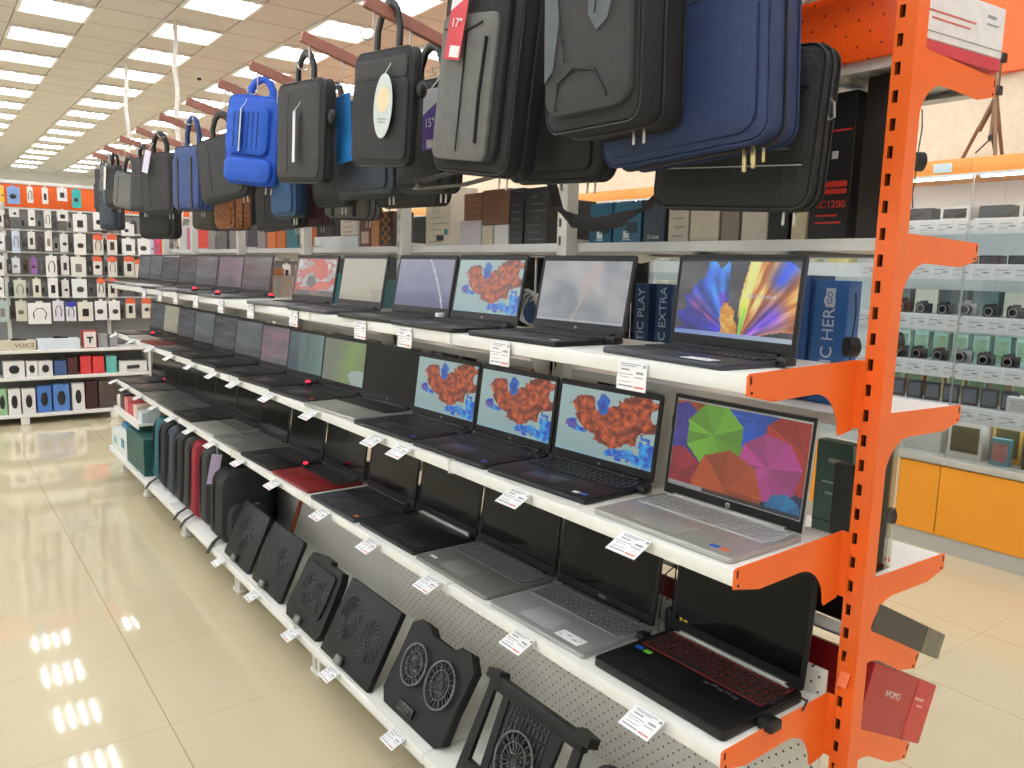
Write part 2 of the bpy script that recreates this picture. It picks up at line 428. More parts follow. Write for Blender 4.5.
def w_feather(u, v):
    c = lerp((44, 46, 56), (98, 98, 104), .35 + .8 * fbm(u * 1.6, v * 1.6) + .3 * (1 - v))
    w, h = u * 1.78, v                      # square units
    # left fan of blue and violet petals
    dx, dy = w - .86, h - .06; a = math.degrees(math.atan2(dy, dx)); r = math.hypot(dx, dy)
    st = fbm(a * .075, r * 1.6, 3)
    edge = .84 + .10 * math.exp(-((a - 112) / 14) ** 2) + .05 * math.sin(a * .35) + .10 * st
    if 94 < a < 190 and r < edge:
        t = (a - 92) / 98
        c = lerp((64, 150, 250), (40, 84, 226), t * 2) if t < .5 else lerp((44, 70, 210), (60, 40, 170), t * 2 - 1)
        k = math.exp(-((a - 146) / 11) ** 2) * math.exp(-((r - .5) / .28) ** 2)
        c = lerp(c, (210, 84, 110), k * (.6 + st))
        k = math.exp(-((a - 104) / 9) ** 2) * (r < .55)
        c = lerp(c, (120, 76, 226), k)
        c = tuple(min(255, x * (1.0 + .55 * st)) for x in c)
    # right fan of orange strands with violet and green
    dx, dy = w - 1.02, h + .05; a = math.degrees(math.atan2(dy, dx)); r = math.hypot(dx, dy)
    s2 = fbm(a * .10, r * 1.3, 3, 3)
    hi = 92 - 12 * max(0, r - .45) + 8 * s2; lo = 22 - 10 * min(1, r) + 8 * s2
    if lo < a < hi and r < 1.22:
        c = lerp((212, 110, 44), (252, 206, 120), .5 + 1.2 * s2)
        k = math.exp(-((a - 58) / 8) ** 2) * max(0, min(1, (r - .75) * 5))
        c = lerp(c, (52, 90, 236), k)
        k = math.exp(-((a - 38) / 17) ** 2) * max(0, min(1, (.86 - r) * 4))
        c = lerp(c, lerp((66, 56, 230), (196, 120, 240), .45 + s2), k)
        k = math.exp(-((a - 84) / 7) ** 2) * max(0, min(1, (.62 - r) * 6))
        c = lerp(c, lerp((36, 170, 64), (190, 216, 70), v * 2), k)
        c = tuple(min(255, x * (1.02 + .35 * s2)) for x in c)
    n = fbm(u * 14, v * 10, 3, 5)
    if ell(u, v, .475, .20, .07, .24, .1) + .35 * n < 1: c = lerp((226, 144, 44), (252, 202, 104), .5 + n)
    if v < .055: c = lerp((120, 150, 215), (190, 200, 215), u)
    return c
UMB = [((.14, .97), .34, (168, 74, 30), .3), ((.62, .93), .36, (30, 84, 190), .1), ((.97, .68), .34, (176, 44, 36), .5), ((.05, .58), .30, (62, 50, 158), .9), ((.33, .66), .27, (112, 176, 46), .35), ((.06, .14), .24, (160, 28, 52), .2), ((.75, .44), .27, (186, 64, 140), .6), ((.46, .10), .32, (178, 74, 28), .8), ((.88, .02), .15, (30, 120, 176), .1)]
def w_umbrella(u, v):
    c = (20, 30, 70)
    for (cx, cy), r, col, ph in UMB:
        dx, dy = (u - cx), (v - cy) * .62
        a = math.atan2(dy, dx) + ph; k = a / (PI / 4); fr = k - math.floor(k)
        rr = r * .86 * math.cos(PI / 8) / math.cos((fr - .5) * PI / 4)
        if math.hypot(dx, dy) < rr:
            sh = .80 + .22 * ((int(math.floor(k)) * 5 % 7) / 6.0)
            if fr < .07: sh *= 1.07
            c = tuple(min(255, x * sh) for x in col)
    if v < .04: c = lerp(c, (30, 30, 36), .8) if u > .28 else (150, 150, 150)
    return c
def w_haze(u, v):
    t = fbm(u * 2.2 + v * 1.1, v * 1.4 - u, 3)
    c = lerp((140, 148, 156), (196, 194, 196), .5 + .7 * t)
    if abs(u - .52 - .25 * (v - .4)) < .05 + .06 * t: c = lerp(c, (210, 184, 176), .55)
    return lerp(c, (205, 214, 226), .6) if v < .05 else c
def w_lilac(u, v):
    c = lerp((92, 98, 150), (150, 152, 176), v + .3 * fbm(u * 2, v * 2))
    c = lerp(c, (62, 66, 110), max(0, .35 - v) * 1.6)
    x = .60 + .32 * (1 - v) - .12 * (v - .5) ** 2
    if abs(u - x) < .012: c = (216, 220, 226)
    return c
def w_beige(u, v):
    c = lerp((176, 172, 146), (194, 190, 166), .5 + .4 * fbm(u * 1.5, v * 2))
    if v < .12 and u < .9: c = lerp(c, (150, 146, 124), .5)
    if u > .7 and v < .3 and (u - .7) > (.3 - v) * .6: c = lerp(c, (150, 146, 126), .6)
    return c
def w_poster(u, v):
    n = fbm(u * 4, v * 5, 3)
    c = (176, 168, 168)
    if n > .12: c = (206, 70, 40)
    if n < -.22: c = (214, 206, 204)
    if ell(u, v, .62, .72, .18, .3, .3) < 1: c = (214, 66, 26)
    if ell(u, v, .72, .28, .2, .12) < 1: c = (222, 82, 40)
    if ell(u, v, .42, .38, .12, .16) < 1: c = (60, 56, 58)
    if v < .16: c = lerp((70, 60, 62), (120, 80, 76), n + .5)
    if u < .04 or v > .96: c = (150, 40, 40)
    return c
def w_green(u, v):
    c = lerp((128, 136, 118), (140, 170, 96), max(0, 1 - abs(u - .55 - .2 * v) * 2.6) + .3 * fbm(u * 2, v * 2))
    if ell(u, v, .93, .16, .3, .2) + .2 * fbm(u * 8, v * 8) < 1: c = (176, 196, 186)
    return c
def w_teal(u, v): return lerp((62, 84, 96), (112, 146, 138), u + .35 * fbm(u * 5, v * 1.2) + .1 * v)
def w_rose(u, v): return lerp((106, 104, 112), (156, 120, 138), .5 + .8 * fbm(u * 1.5, v * 4))
def w_greyblue(u, v): return lerp((84, 88, 94), (120, 128, 134), .5 + .6 * fbm(u * 1.2, v * 3) - .3 * (v < .3))  # grey-blue glow painted in place of reflections on distant dark screens
def w_violet(u, v): return lerp((98, 100, 112), (134, 118, 136), .5 + .8 * fbm(u * 2, v * 2))  # violet-grey glow painted for the reflection on a far switched-off screen
def w_slate(u, v): return lerp((60, 62, 68), (98, 100, 106), .5 + .7 * fbm(u * 1.3, v * 6))  # banded grey glow painted for reflections on far switched-off screens
PICS = dict(burst=w_burst, feather=w_feather, umbrella=w_umbrella, haze=w_haze, lilac=w_lilac, beige=w_beige, poster=w_poster, green=w_green, teal=w_teal, rose=w_rose, greyblue=w_greyblue, violet=w_violet, slate=w_slate)
BIG = ('burst', 'feather', 'umbrella')
def screen_mesh(kind, w, h):
    """glowing display"""
    def mk():
        nx, ny = (120, 68) if kind in BIG else (48, 28)
        me = bpy.data.meshes.new('screen'); V = []; F = []
        for j in range(ny + 1):
            for i in range(nx + 1): V.append((-w / 2 + w * i / nx, 0, h * j / ny))
        for j in range(ny):
            for i in range(nx):
                a = j * (nx + 1) + i; F.append((a, a + 1, a + nx + 2, a + nx + 1))
        me.from_pydata(V, [], F)
        at = me.attributes.new('Col', 'FLOAT_COLOR', 'CORNER'); k = 0; fn = PICS[kind]
        buf = []
        for j in range(ny):
            for i in range(nx):
                c = rgb(tuple(max(0, min(255, x)) for x in fn((i + .5) / nx, (j + .5) / ny))); buf += list(c) * 4
        at.data.foreach_set('color', buf)
        me.materials.append(screen_mat('lit_screen' if kind in ('burst', 'feather', 'umbrella') else 'dim_screen', SCREEN_E * (.8 if kind == 'burst' else 1) if kind in BIG else SCREEN_E * .85))
        return me
    return cached(('screen', kind, round(w, 3), round(h, 3)), mk)
SCREEN_E = .9
OFFSCREEN = mat('switched_off_screen', (4, 4, 5), .10, var=0, spec=.16)
BEZEL = mat('screen_bezel_black', (9, 9, 10), .38, var=.05, spec=.3)
KEYB = mat('black_keys', (26, 26, 29), .5, var=.05)
KEYL = mat('silver_keys', (176, 178, 180), .45, .3, var=.04)
KEYG = mat('grey_keys', (98, 100, 102), .45, .2, var=.04); KEYLEG = mat('key_well_dark', (14, 14, 15), .6, var=0)
KEYLIT = mat('key_well_light', (196, 198, 200), .5, var=0)
LEGEND = mat('key_legend_pale', (150, 150, 154), .5, var=0); LEGEND3 = mat('key_legend_red', (120, 26, 20), .5, var=0, emit=(255, 40, 20), es=.12); LEGEND2 = mat('key_legend_dark', (110, 110, 112), .5, var=0)
KEYRED = mat('key_well_red_backlight', (70, 8, 6), .6, var=0, emit=(255, 40, 20), es=.16)
SHELLS = dict(black=mat('laptop_black', (25, 24, 27), .42, var=.05, bump=.03, spec=.35), grey=mat('laptop_dark_grey', (86, 87, 90), .36, .35, var=.03), silver=mat('laptop_silver', (176, 176, 174), .34, .55, var=.03),
              asus=mat('laptop_cool_silver', (168, 172, 174), .32, .5, var=.02), taupe=mat('laptop_taupe_grey', (124, 124, 122), .36, .45, var=.03), red=mat('laptop_red_lid', (118, 22, 26), .4, var=.05), navy=mat('laptop_blue_grey', (52, 56, 64), .4, .2, var=.04), plum=mat('laptop_plum_black', (32, 29, 36), .42, var=.04, spec=.35), game=mat('laptop_gaming_black', (15, 15, 17), .38, var=.05, spec=.35))
STK_B = mat('blue_sticker', (30, 84, 190), .4, var=0); STK_W = mat('white_sticker', (232, 232, 230), .5, var=0); STK_G = mat('green_sticker', (110, 190, 60), .4, var=0); STK_O = mat('orange_sticker', (220, 110, 60), .4, var=0)
def base_mesh(w, d, t, sh):
    return cached(('base', w, d, t, sh.name), lambda: MB().slab(w, d, t, .012, .004).mesh('base', sh))
def keys_mesh(w, d, t, well, key, numpad=True):
    def mk():
        b = MB().m(well); kw, kd = w * .90, d * .44; y0 = d * .03
        b.box((0, y0 + kd / 2, t + .0004), (kw, kd, .0012)); b.m(key)
        nc = 17 if numpad else 14; p = kw / nc; q = kd / 6
        for r in range(6):
            c = 0
            while c < nc:
                span = 1
                if r == 0 and 4 <= c < 9 and c == 4: span = 5
                if (r in (1, 2, 3)) and c == 0: span = 1.5
                x = -kw / 2 + p * (c + span / 2); y = y0 + q * (r + .5)
                b.m(key).box((x, y, t + .0018), (p * span - .003, q - .003 - (.004 if r == 5 else 0), .0022))
                b.m(LEGEND3 if well is KEYRED else LEGEND2 if key is KEYL else LEGEND).box((x - p * .12, y + .001, t + .00295), (.0042, .0034, .0002))
                c += span
        return b.mesh('keyboard', sharp=0)
    return cached(('keys', w, d, t, well.name, key.name), mk)
def lid_mesh(w, h, sh): return cached(('lid', w, h, sh.name), lambda: MB().rr(w, h, .006, .009, .002, T(0, .003, 0)).mesh('lid', sh))
def bezel_mesh(w, h):
    def mk():
        b = MB(); X, Z0, Z1 = w / 2 - .002, .003, h - .002; s = .007; zb = .022; zt = .009
        for c, e in (((-X + s / 2, 0, (Z0 + Z1) / 2), (s, .0014, Z1 - Z0)), ((X - s / 2, 0, (Z0 + Z1) / 2), (s, .0014, Z1 - Z0)), ((0, 0, Z0 + zb / 2), (2 * X - 2 * s, .0014, zb)), ((0, 0, Z1 - zt / 2), (2 * X - 2 * s, .0014, zt))): b.box(c, e)
        b.cyl((0, -.0006, Z1 - zt / 2), (0, -.0012, Z1 - zt / 2), .0022, 8)
        return b.mesh('bezel', BEZEL)
    return cached(('bezel', w, h), mk)
def off_mesh(w, h): return cached(('off', w, h), lambda: MB().box((0, 0, h / 2), (w, .0006, h)).mesh('screen', OFFSCREEN))
def hinge_mesh(w, mt): return cached(('hinge', w, mt.name), lambda: MB().cyl((-w * .40, 0, 0), (w * .40, 0, 0), .006, 10).mesh('hinge', mt))
def pad_mesh(w, d, t, sh, off):
    return cached(('pad', w, d, t, sh.name, off), lambda: MB().slab(w * .32, d * .30, .0012, .004, .0005, T(off, -d * .26, t - .0003)).mesh('touchpad', sh))
PADS = {k: mat('touchpad_' + k, tuple(min(255, int(x * f)) for x in c), .3, .2, var=.02) for k, c, f in (('black', (34, 33, 36), 1.25), ('grey', (86, 87, 90), 1.12), ('silver', (176, 176, 174), .93), ('asus', (168, 172, 174), 1.06), ('taupe', (124, 124, 122), 1.1), ('red', (118, 22, 26), 1.1), ('navy', (52, 56, 64), 1.2), ('plum', (42, 38, 46), 1.25), ('game', (20, 20, 22), 1.3))}
CONN = mat('security_connector_black', (16, 16, 17), .5, var=0)
def laptop(sh, yfl, xfl, yfr, xfr, z, label, color='black', pic=None, tilt=20, d=.24, w=None, keys='dark', stickers='', lidc=None, near=0, hl=None, t=.0135, strip=None, mark=None, paper=None):
    a, b = Vector((xfl, yfl, 0)), Vector((xfr, yfr, 0)); v = b - a; W = w or round(v.length, 3)
    W = round(W * 200) / 200
    rz = math.atan2(v.y, v.x) + math.radians(0 if yfr < .2 else 6 if z > 1.3 else 4 if z > 1 else 2); mid = (a + b) / 2
    back = Vector((-math.sin(rz), math.cos(rz), 0))
    if yfr > .2 and z > 1.3: mid.x = max(mid.x, -.352)
    c = mid + back * d / 2
    M = T(c.x, c.y, z) @ RZ(rz)
    t0 = thing('laptop', label, 'laptop', M, 'open laptops on the shelves')
    S = SHELLS[color]; HL = hl or (.200 if z > 1.3 else .235 if color == 'silver' and pic == 'umbrella' else .253 if color == 'game' else .216 if z > 1 else .232)
    bs = obj('base', base_mesh(W, d, t, S), t0)
    well, key = dict(none=(S, KEYB), dark=(KEYLEG, KEYB), light=(KEYLIT, KEYL), red=(KEYRED, KEYB), silver=(S, KEYL), dim=(S, KEYG))[keys]
    if keys != 'none': obj('keyboard', keys_mesh(W, d, t, well, key), bs)
    obj('touchpad', pad_mesh(W, d, t, PADS[color], -.02 if keys != 'red' else -.03), bs)
    LM = T(0, d / 2 - .006, t + .001) @ RX(-math.radians(tilt))
    lid = obj('lid', lid_mesh(W, HL, SHELLS[lidc or color]), t0, LM)
    obj('bezel', bezel_mesh(W, HL), lid, T(0, -.0005, 0))
    sw, shh = W - .022, HL - .042
    if pic: s = obj('screen', screen_mesh(pic, round(sw, 3), round(shh, 3)), lid, T(0, -.0008, .027)); s['label'] = 'glowing screen'
    else: s = obj('screen', off_mesh(round(sw, 3), round(shh, 3)), lid, T(0, -.0006, .027)); s['label'] = 'dark switched-off screen'
    obj('hinge', hinge_mesh(W, SHELLS['silver'] if strip else BEZEL), t0, T(0, d / 2 - .010, t + .003))
    if strip: obj('hinge_cover', cached(('strip', W), lambda: MB().box((0, 0, 0), (W * .86, .004, .006), bev=.0015).mesh('hinge_cover', SHELLS['silver'])), t0, T(0, d / 2 - .018, t + .003))
    for k, ch in enumerate(stickers):
        mt = dict(b=STK_B, w=STK_W, g=STK_G, o=STK_O)[ch]
        sgn = -1 if 'L' in stickers else 1
        if ch in 'bwgo':
            x = (W / 2 - .035 - .024 * k) if color not in ('game',) else (-W / 2 + .03 + .026 * k)
            obj('sticker', cached(('stk', mt.name), lambda mt=mt: MB().slab(.02, .014, .0006, .002, .0002).mesh('sticker', mt)), bs, T(x, -d / 2 + .03 if color != 'game' else -d * .05, t))
    if paper:
        pw, pd, px, py = paper
        p = obj('info_card', cached(('pap', pw, pd), lambda: info_card(pw, pd)), bs, T(px, py, t + .0004)); p['label'] = 'white information sticker'
    if near:
        con = MB(); con.box((W / 2 + .012, d * .28, .012), (.026, .03, .016), bev=.004)
        obj('security_connector', cached(('con', W, d), lambda: con.mesh('security_connector', CONN)), t0)
    if mark: mark(t0, lid, bs, W, d, t, HL)
    return t0
def info_card(w, d):
    b = MB().m(PAPER); b.box((0, 0, 0), (w, d, .0008)); b.m(INK)
    for x0, y0, ww in ((-.1, .1, .16), (.22, -.12, .2), (-.36, -.2, .1), (.38, .1, .06)): b.box((x0 * w, y0 * d, .0006), (ww * w, d * .12, .0003))
    return b.mesh('info_card')
def mk_hp(t0, lid, bs, W, d, t, HL):
    b = MB().m(STEEL); b.cyl((0, -.0012, .0145), (0, -.002, .0145), .006, 20)
    o = obj('logo', b.mesh('logo'), lid); obj('lettering', text_mesh('hp', .0085, BEZEL), o, T(0, -.0023, .0145) @ RX(PI / 2))
def mk_text(s, size=.008, x=0, z=.0145, m='silver'):
    def f(t0, lid, bs, W, d, t, HL):
        obj('lettering', text_mesh(s, size, STEEL if m == 'silver' else GOLD), lid, T(x * W, -.0014, z) @ RX(PI / 2))
    return f
GOLD = mat('gold_print', (190, 160, 50), .4, .4, var=0)
def mk_game(t0, lid, bs, W, d, t, HL):
    obj('emblem', cached('gameemb', lambda: MB().box((0, 0, 0), (.008, .0008, .008)).box((.014, 0, 0), (.012, .0008, .005)).mesh('emblem', GOLD)), lid, T(-W / 2 + .03, -.0014, .032))
    b = MB(); 
    for k in range(4): b.box((W / 2 + .0005, d * .06 - .016 * k, .009), (.002, .010, .006))
    obj('port', b.mesh('port', DARK), bs)
    v = MB()
    for k in range(5): v.box((.04 + .018 * k, -d * .04 + (k % 2) * .004, t + .0006), (.013, .006, .0006))
    obj('palmrest_print', v.mesh('palmrest_print', mat('grey_print', (70, 70, 74), .5, var=0)), bs)
    obj('security_connector', MB().box((W / 2 + .02, -d * .06, .012), (.034, .036, .022), bev=.004).mesh('security_connector', CONN), t0)
    c = MB().tube([(W / 2 + .03, d * .3, .012), (W / 2 + .03, d * .36, .03), (W / 2 + .012, d * .46, .012), (W / 2 - .01, d * .52, .004)], .0022, 6)
    obj('cable', c.mesh('cable', CABLE), t0)
def mk_logo_pad(t0, lid, bs, W, d, t, HL):
    b = MB()
    for r in range(2):
        for k in range(5): b.cyl((.05 + .022 * k + .008 * r, -d * .36 + .02 * r, t), (.05 + .022 * k + .008 * r, -d * .36 + .02 * r, t + .0006), .006, 6)
    obj('palmrest_print', b.mesh('palmrest_print', mat('grey_print', (70, 70, 74), .5, var=0)), bs)
A, B_, C_ = LV['A'], LV['B'], LV['C']
TA, TBt, TC = 10, 7, 7
# top tier, from the near end
laptop('A', .432, -.309, .092, -.334, A, 'black laptop nearest on the top shelf with a colourful feather wallpaper on its screen', 'navy', 'feather', 5, .206, t=.013, stickers='', paper=(.075, .03, .09, -.075), near=1, mark=mk_text('ASUS VivoBook', .011, .22, .115))
laptop('A', .892, -.329, .550, -.358, A, 'black laptop on the top shelf with a grey hazy screen, left of two blue cartons', 'black', 'haze', 10, .225, near=1, mark=mk_text('hp', .009), stickers='w')
laptop('A', 1.304, -.336, .956, -.372, A, 'black laptop on the top shelf with an orange burst wallpaper', 'black', 'burst', TA, .22, near=1, mark=mk_text('hp', .009))
laptop('A', 1.654, -.365, 1.315, -.379, A, 'black laptop on the top shelf with a lilac screen crossed by a thin white curve', 'black', 'lilac', TA, .22)
laptop('A', 2.116, -.36, 1.765, -.385, A, 'laptop on the top shelf with a plain beige screen', 'navy', 'beige', TA, .215)
laptop('A', 2.54, -.375, 2.192, -.375, A, 'laptop on the top shelf with a red and white poster-like screen', 'grey', 'poster', TA, .215, lidc='black')
far = [(2.98, 'slate', 'grey', 'dark slate screen, just left of the red poster-like one'), (3.40, 'violet', 'black', 'dull violet screen'), (3.84, 'greyblue', 'grey', 'grey-blue screen'), (4.22, 'slate', 'black', 'banded dark screen'), (4.66, 'slate', 'silver', 'dark screen, third from the far end'), (5.05, 'greyblue', 'grey', 'grey screen, second from the far end'), (5.40, 'greyblue', 'black', 'grey screen, last at the far end')]
for k, (y, pic, colr, s) in enumerate(far):
    w = .345 if k < 5 else .31
    laptop('A', y + w - .03, -.36, y - .03, -.37, A, 'distant top-shelf laptop with a %s' % s, colr, pic, TA - 2, .23)
# middle tier
laptop('B', .412, -.331, .049, -.330, B_, 'silver laptop nearest on the middle shelf with colourful umbrellas on its screen', 'silver', 'umbrella', 6, .23, keys='light', stickers='ob', mark=mk_hp, strip=1)
laptop('B', .821, -.315, .462, -.32, B_, 'black laptop with an orange burst wallpaper beside the silver umbrella-screen laptop', 'plum', 'burst', TBt, .235, stickers='bw', near=1, mark=mk_text('hp', .009))
laptop('B', 1.191, -.326, .836, -.337, B_, 'black laptop with an orange burst wallpaper on the middle shelf, middle one of the three', 'plum', 'burst', TBt, .235, stickers='b', near=1, mark=mk_text('hp', .009))
laptop('B', 1.57, -.332, 1.205, -.344, B_, 'black laptop with an orange burst wallpaper on the middle shelf, farthest of the three', 'plum', 'burst', TBt, .235, stickers='b', near=1, mark=mk_text('hp', .009))
laptop('B', 1.965, -.343, 1.59, -.342, B_, 'silver laptop with a dark screen left of the three orange burst screens', 'silver', None, TBt, .25, lidc='black', near=0, mark=mk_text('hp', .009))
laptop('B', 2.355, -.336, 1.985, -.339, B_, 'black laptop with a green screen on the middle shelf', 'black', 'green', TBt, .24, stickers='o')
laptop('B', 2.72, -.343, 2.375, -.34, B_, 'black laptop with a teal screen and a red light by it on the middle shelf', 'black', 'teal', TBt, .235)
laptop('B', 3.08, -.343, 2.745, -.34, B_, 'black laptop with a rose-grey screen on the middle shelf', 'black', 'rose', TBt, .235)
far = [(3.13, 'greyblue', 'black', 'grey-blue screen, next beyond the rose-grey one'), (3.52, 'slate', 'black', 'dark slate screen before a grey keyboard'), (3.92, 'greyblue', 'grey', 'grey screen and grey keyboard deck'), (4.30, 'slate', 'red', 'slate screen and red keyboard deck'), (4.68, 'beige', 'silver', 'pale screen and silver deck'), (5.06, 'slate', 'black', 'dark screen, last at the far end')]
for k, (y, pic, colr, s) in enumerate(far):
    laptop('B', y + .35, -.343, y, -.343, B_, 'distant middle-shelf laptop with a %s' % s, colr, pic, TBt, .235, lidc='black')
# lower tier
laptop('C', .405, -.318, .044, -.318, C_, 'black gaming laptop with a red backlit keyboard at the near end of the lower shelf', 'game', None, 6, .258, keys='red', stickers='bg', t=.022, strip=1, mark=mk_game)
laptop('C', .789, -.326, .432, -.33, C_, 'silver laptop with a white information sticker, beside the red-keyed gaming laptop', 'asus', None, TC, .24, keys='dim', paper=(.08, .034, .10, -.085), lidc='black', near=1, mark=mk_text('ASUS', .011, 0, .017))
laptop('C', 1.189, -.318, .814, -.331, C_, 'taupe grey laptop with a dark screen, third from the near end of the lower shelf', 'taupe', None, TC, .238, keys='dim', stickers='', lidc='black', near=0, paper=(.03, .01, -.14, -.08))
laptop('C', 1.568, -.319, 1.203, -.326, C_, 'black lower-shelf laptop with a silver hinge strip and grey emblems on its deck', 'black', None, TC, .238, keys='none', strip=1, mark=mk_logo_pad)
laptop('C', 1.943, -.337, 1.583, -.343, C_, 'blue-grey laptop with an orange sticker, right of the red laptop', 'navy', None, TC, .245, stickers='o', near=1, lidc='black')
laptop('C', 2.362, -.33, 1.995, -.336, C_, 'laptop with a bright red keyboard deck on the lower shelf', 'red', None, TC, .24, keys='dark', lidc='black')
far = [(2.39, 'black', 'black deck, just left of the red one'), (2.80, 'taupe', 'dull grey deck, nearer of two grey ones'), (3.19, 'silver', 'silver deck and dark keyboard'), (3.58, 'black', 'black deck between two grey ones'), (3.97, 'grey', 'grey deck above the teal backpack'), (4.36, 'taupe', 'taupe deck'), (4.75, 'grey', 'grey deck, second from the far end'), (5.14, 'black', 'dark deck, last at the far end')]
for k, (y, colr, s) in enumerate(far):
    laptop('C', y + .365, -.335, y, -.338, C_, 'lower-shelf laptop with an off screen, its %s' % s, colr, None, TC, .24, lidc='black', keys='dark' if colr == 'black' else 'dim')
# ------------------------------------------------------------------ price tags
def tag_print(w, h):
    b = MB().m(PAPER); b.box((0, 0, -h / 2), (w, .0012, h)); b.m(INK)
    for x0, z0, ww, hh in ((-.05, -.10, .7, .03), (-.12, -.17, .5, .03), (-.22, -.30, .3, .06), (.28, -.38, .24, .08), (-.2, -.46, .5, .025), (-.24, -.56, .36, .02), (.26, -.54, .3, .03), (-.2, -.72, .4, .02), (-.18, -.86, .5, .05), (.42, -.14, .09, .1)):
        b.box((x0 * w, -.0008, z0 * h), (ww * w, .0004, hh * h))
    b.m(INKR); b.box((.28 * w, -.0008, -.87 * h), (.32 * w, .0004, .06 * h))
    return b.mesh('price_card')
def price_tag(y, z, flip, label, w=.08, h=.056, x=None, zoff=0):
    # clip on the shelf lip plus printed card; local front -Y is turned to the aisle
    t = thing('price_tag', label, 'price tag', T(-.3465 if x is None else x, y, z - .002) @ RZ(-PI / 2), 'white price tags along the shelf fronts')
    obj('clip', cached(('clip', w), lambda: MB().box((0, -.001, -.013), (w * .9, .002, .022)).mesh('clip', mat('clear_tag_holder', (226, 230, 232), .2, var=0))), t)
    obj('price_card', cached(('ptag', w, h), lambda: tag_print(w, h)), t, T(0, -.003, -.001) @ RX(-math.radians(flip)))
for s, z, flip, ylist in (('top', A, 3, [.295, .74, 1.21, 1.50, 2.06, 2.54, 2.95, 3.36, 3.75, 4.1, 4.5]), ('middle', B_, 62, [.258, .64, 1.20, 1.37, 1.87, 2.30, 2.72, 3.05, 3.43, 3.86, 4.33, 4.85, 5.4]), ('lower', C_, 66, [.198, .61, 1.03, 1.40, 1.78, 2.25, 2.68, 3.10, 3.48, 3.86, 4.28, 4.70, 5.12, 5.5])):
    for k, y in enumerate(ylist):
        price_tag(y, z, flip, 'white printed price tag on the %s shelf front, %s from the near end' % (s, ORD[k]), h=.056 if s != 'top' else .058)
for k, y in enumerate([1.10, 1.55, 1.90, 2.32, 2.78]):
    price_tag(y, .212, 68, 'white price tag on the low base deck, %s from the near end' % ORD[k], x=-.4175, w=.075, h=.05)
# ------------------------------------------------------------------ bag arms with hooks
arm_ys = [.27, .72, 1.19, 1.62, 2.083, 2.45, 2.904, 3.377, 3.894, 4.306, 4.783, 5.198]
ARM_ANG = math.atan2(.115, .46)
def arm_me():
    b = MB().m(ARM); b.box((-.235, 0, 0), (.49, .016, .034), bev=.002, seg=1); b.m(STEEL); b.box((-.001, 0, 0), (.012, .026, .06), bev=.002, seg=1)
    return b.mesh('arm')
def hook_me(): return MB().tube([(0, 0, .012), (0, 0, -.02), (0, 0, -.055), (-.004, 0, -.066), (-.014, 0, -.072), (-.026, 0, -.072), (-.036, 0, -.066), (-.04, 0, -.050)], .0022, 6).mesh('hook', STEEL)
for k, y in enumerate(arm_ys):
    t = thing('bag_arm', 'red-brown square display arm with wire hooks above the hanging bags, %s from the near end' % ORD[k], 'display arm', T(-.022, y, 2.135), 'red-brown arms that carry the bags')
    obj('arm', cached('arm', arm_me), t, RY(ARM_ANG))
    for q in (-.44, -.33, -.22, -.11): obj('hook', cached('hook', hook_me), t, T(q, 0, -q * math.tan(ARM_ANG) - .02))

# ------------------------------------------------------------------ bags
FAB = dict(black=mat('black_nylon', (30, 30, 32), .75, var=.12, bump=.5, bscale=500), charcoal=mat('charcoal_weave', (56, 56, 57), .8, var=.12, bump=.5, bscale=600), grey=mat('grey_nylon', (104, 104, 102), .75, var=.1, bump=.5, bscale=600),
           steel=mat('steel_grey_fabric', (84, 90, 96), .7, var=.1, bump=.4, bscale=600), navy=mat('navy_nylon', (26, 46, 86), .62, var=.1, bump=.4, bscale=500), blue=mat('bright_blue_nylon', (24, 86, 196), .55, var=.08, bump=.4, bscale=500),
           denim=mat('denim_blue_nylon', (46, 68, 122), .7, var=.12, bump=.4, bscale=500), maroon=mat('maroon_fabric', (84, 50, 64), .8, var=.1, bump=.4, bscale=500), camo=mat('brown_patterned_fabric', (136, 88, 52), .8, var=.5, vscale=70, bump=.3), olive=mat('dark_olive_camouflage', (62, 58, 46), .8, var=.45, vscale=45, bump=.3),
           teal=mat('teal_fabric', (28, 88, 98), .75, var=.12, bump=.4, bscale=400), red=mat('dark_red_fabric', (140, 32, 46), .75, var=.12, bump=.4, bscale=400), slate=mat('slate_blue_fabric', (54, 62, 74), .75, var=.14, bump=.4, bscale=400), tealblue=mat('petrol_blue_fabric', (32, 70, 108), .7, var=.12, bump=.4))
PIPE = mat('black_piping', (16, 16, 17), .5, var=0); ZIPG = mat('gold_zip_pull', (206, 190, 140), .3, .8, var=0); ZIPS = mat('silver_zip_pull', (190, 190, 186), .3, .9, var=0)
def rrline(w, h, r, y, z0, n=5, dx=0):
    pts = []
    for q, (sx, sz) in enumerate(((1, 1), (-1, 1), (-1, -1), (1, -1))):
        for k in range(n + 1):
            a = q * PI / 2 + k * PI / 2 / n
            pts.append((dx + sx * (w / 2 - r) + r * math.cos(a), y, z0 + h / 2 + sz * (h / 2 - r) + r * math.sin(a)))
    return pts
def frame_of(bl, br):
    a, b = Vector(bl), Vector(br); x = (b - a).normalized(); y = Vector((-x.y, x.x, 0)).normalized(); z = x.cross(y)
    o = (a + b) / 2
    return Matrix(((x.x, y.x, z.x, o.x), (x.y, y.y, z.y, o.y), (x.z, y.z, z.z, o.z), (0, 0, 0, 1))), (b - a).length
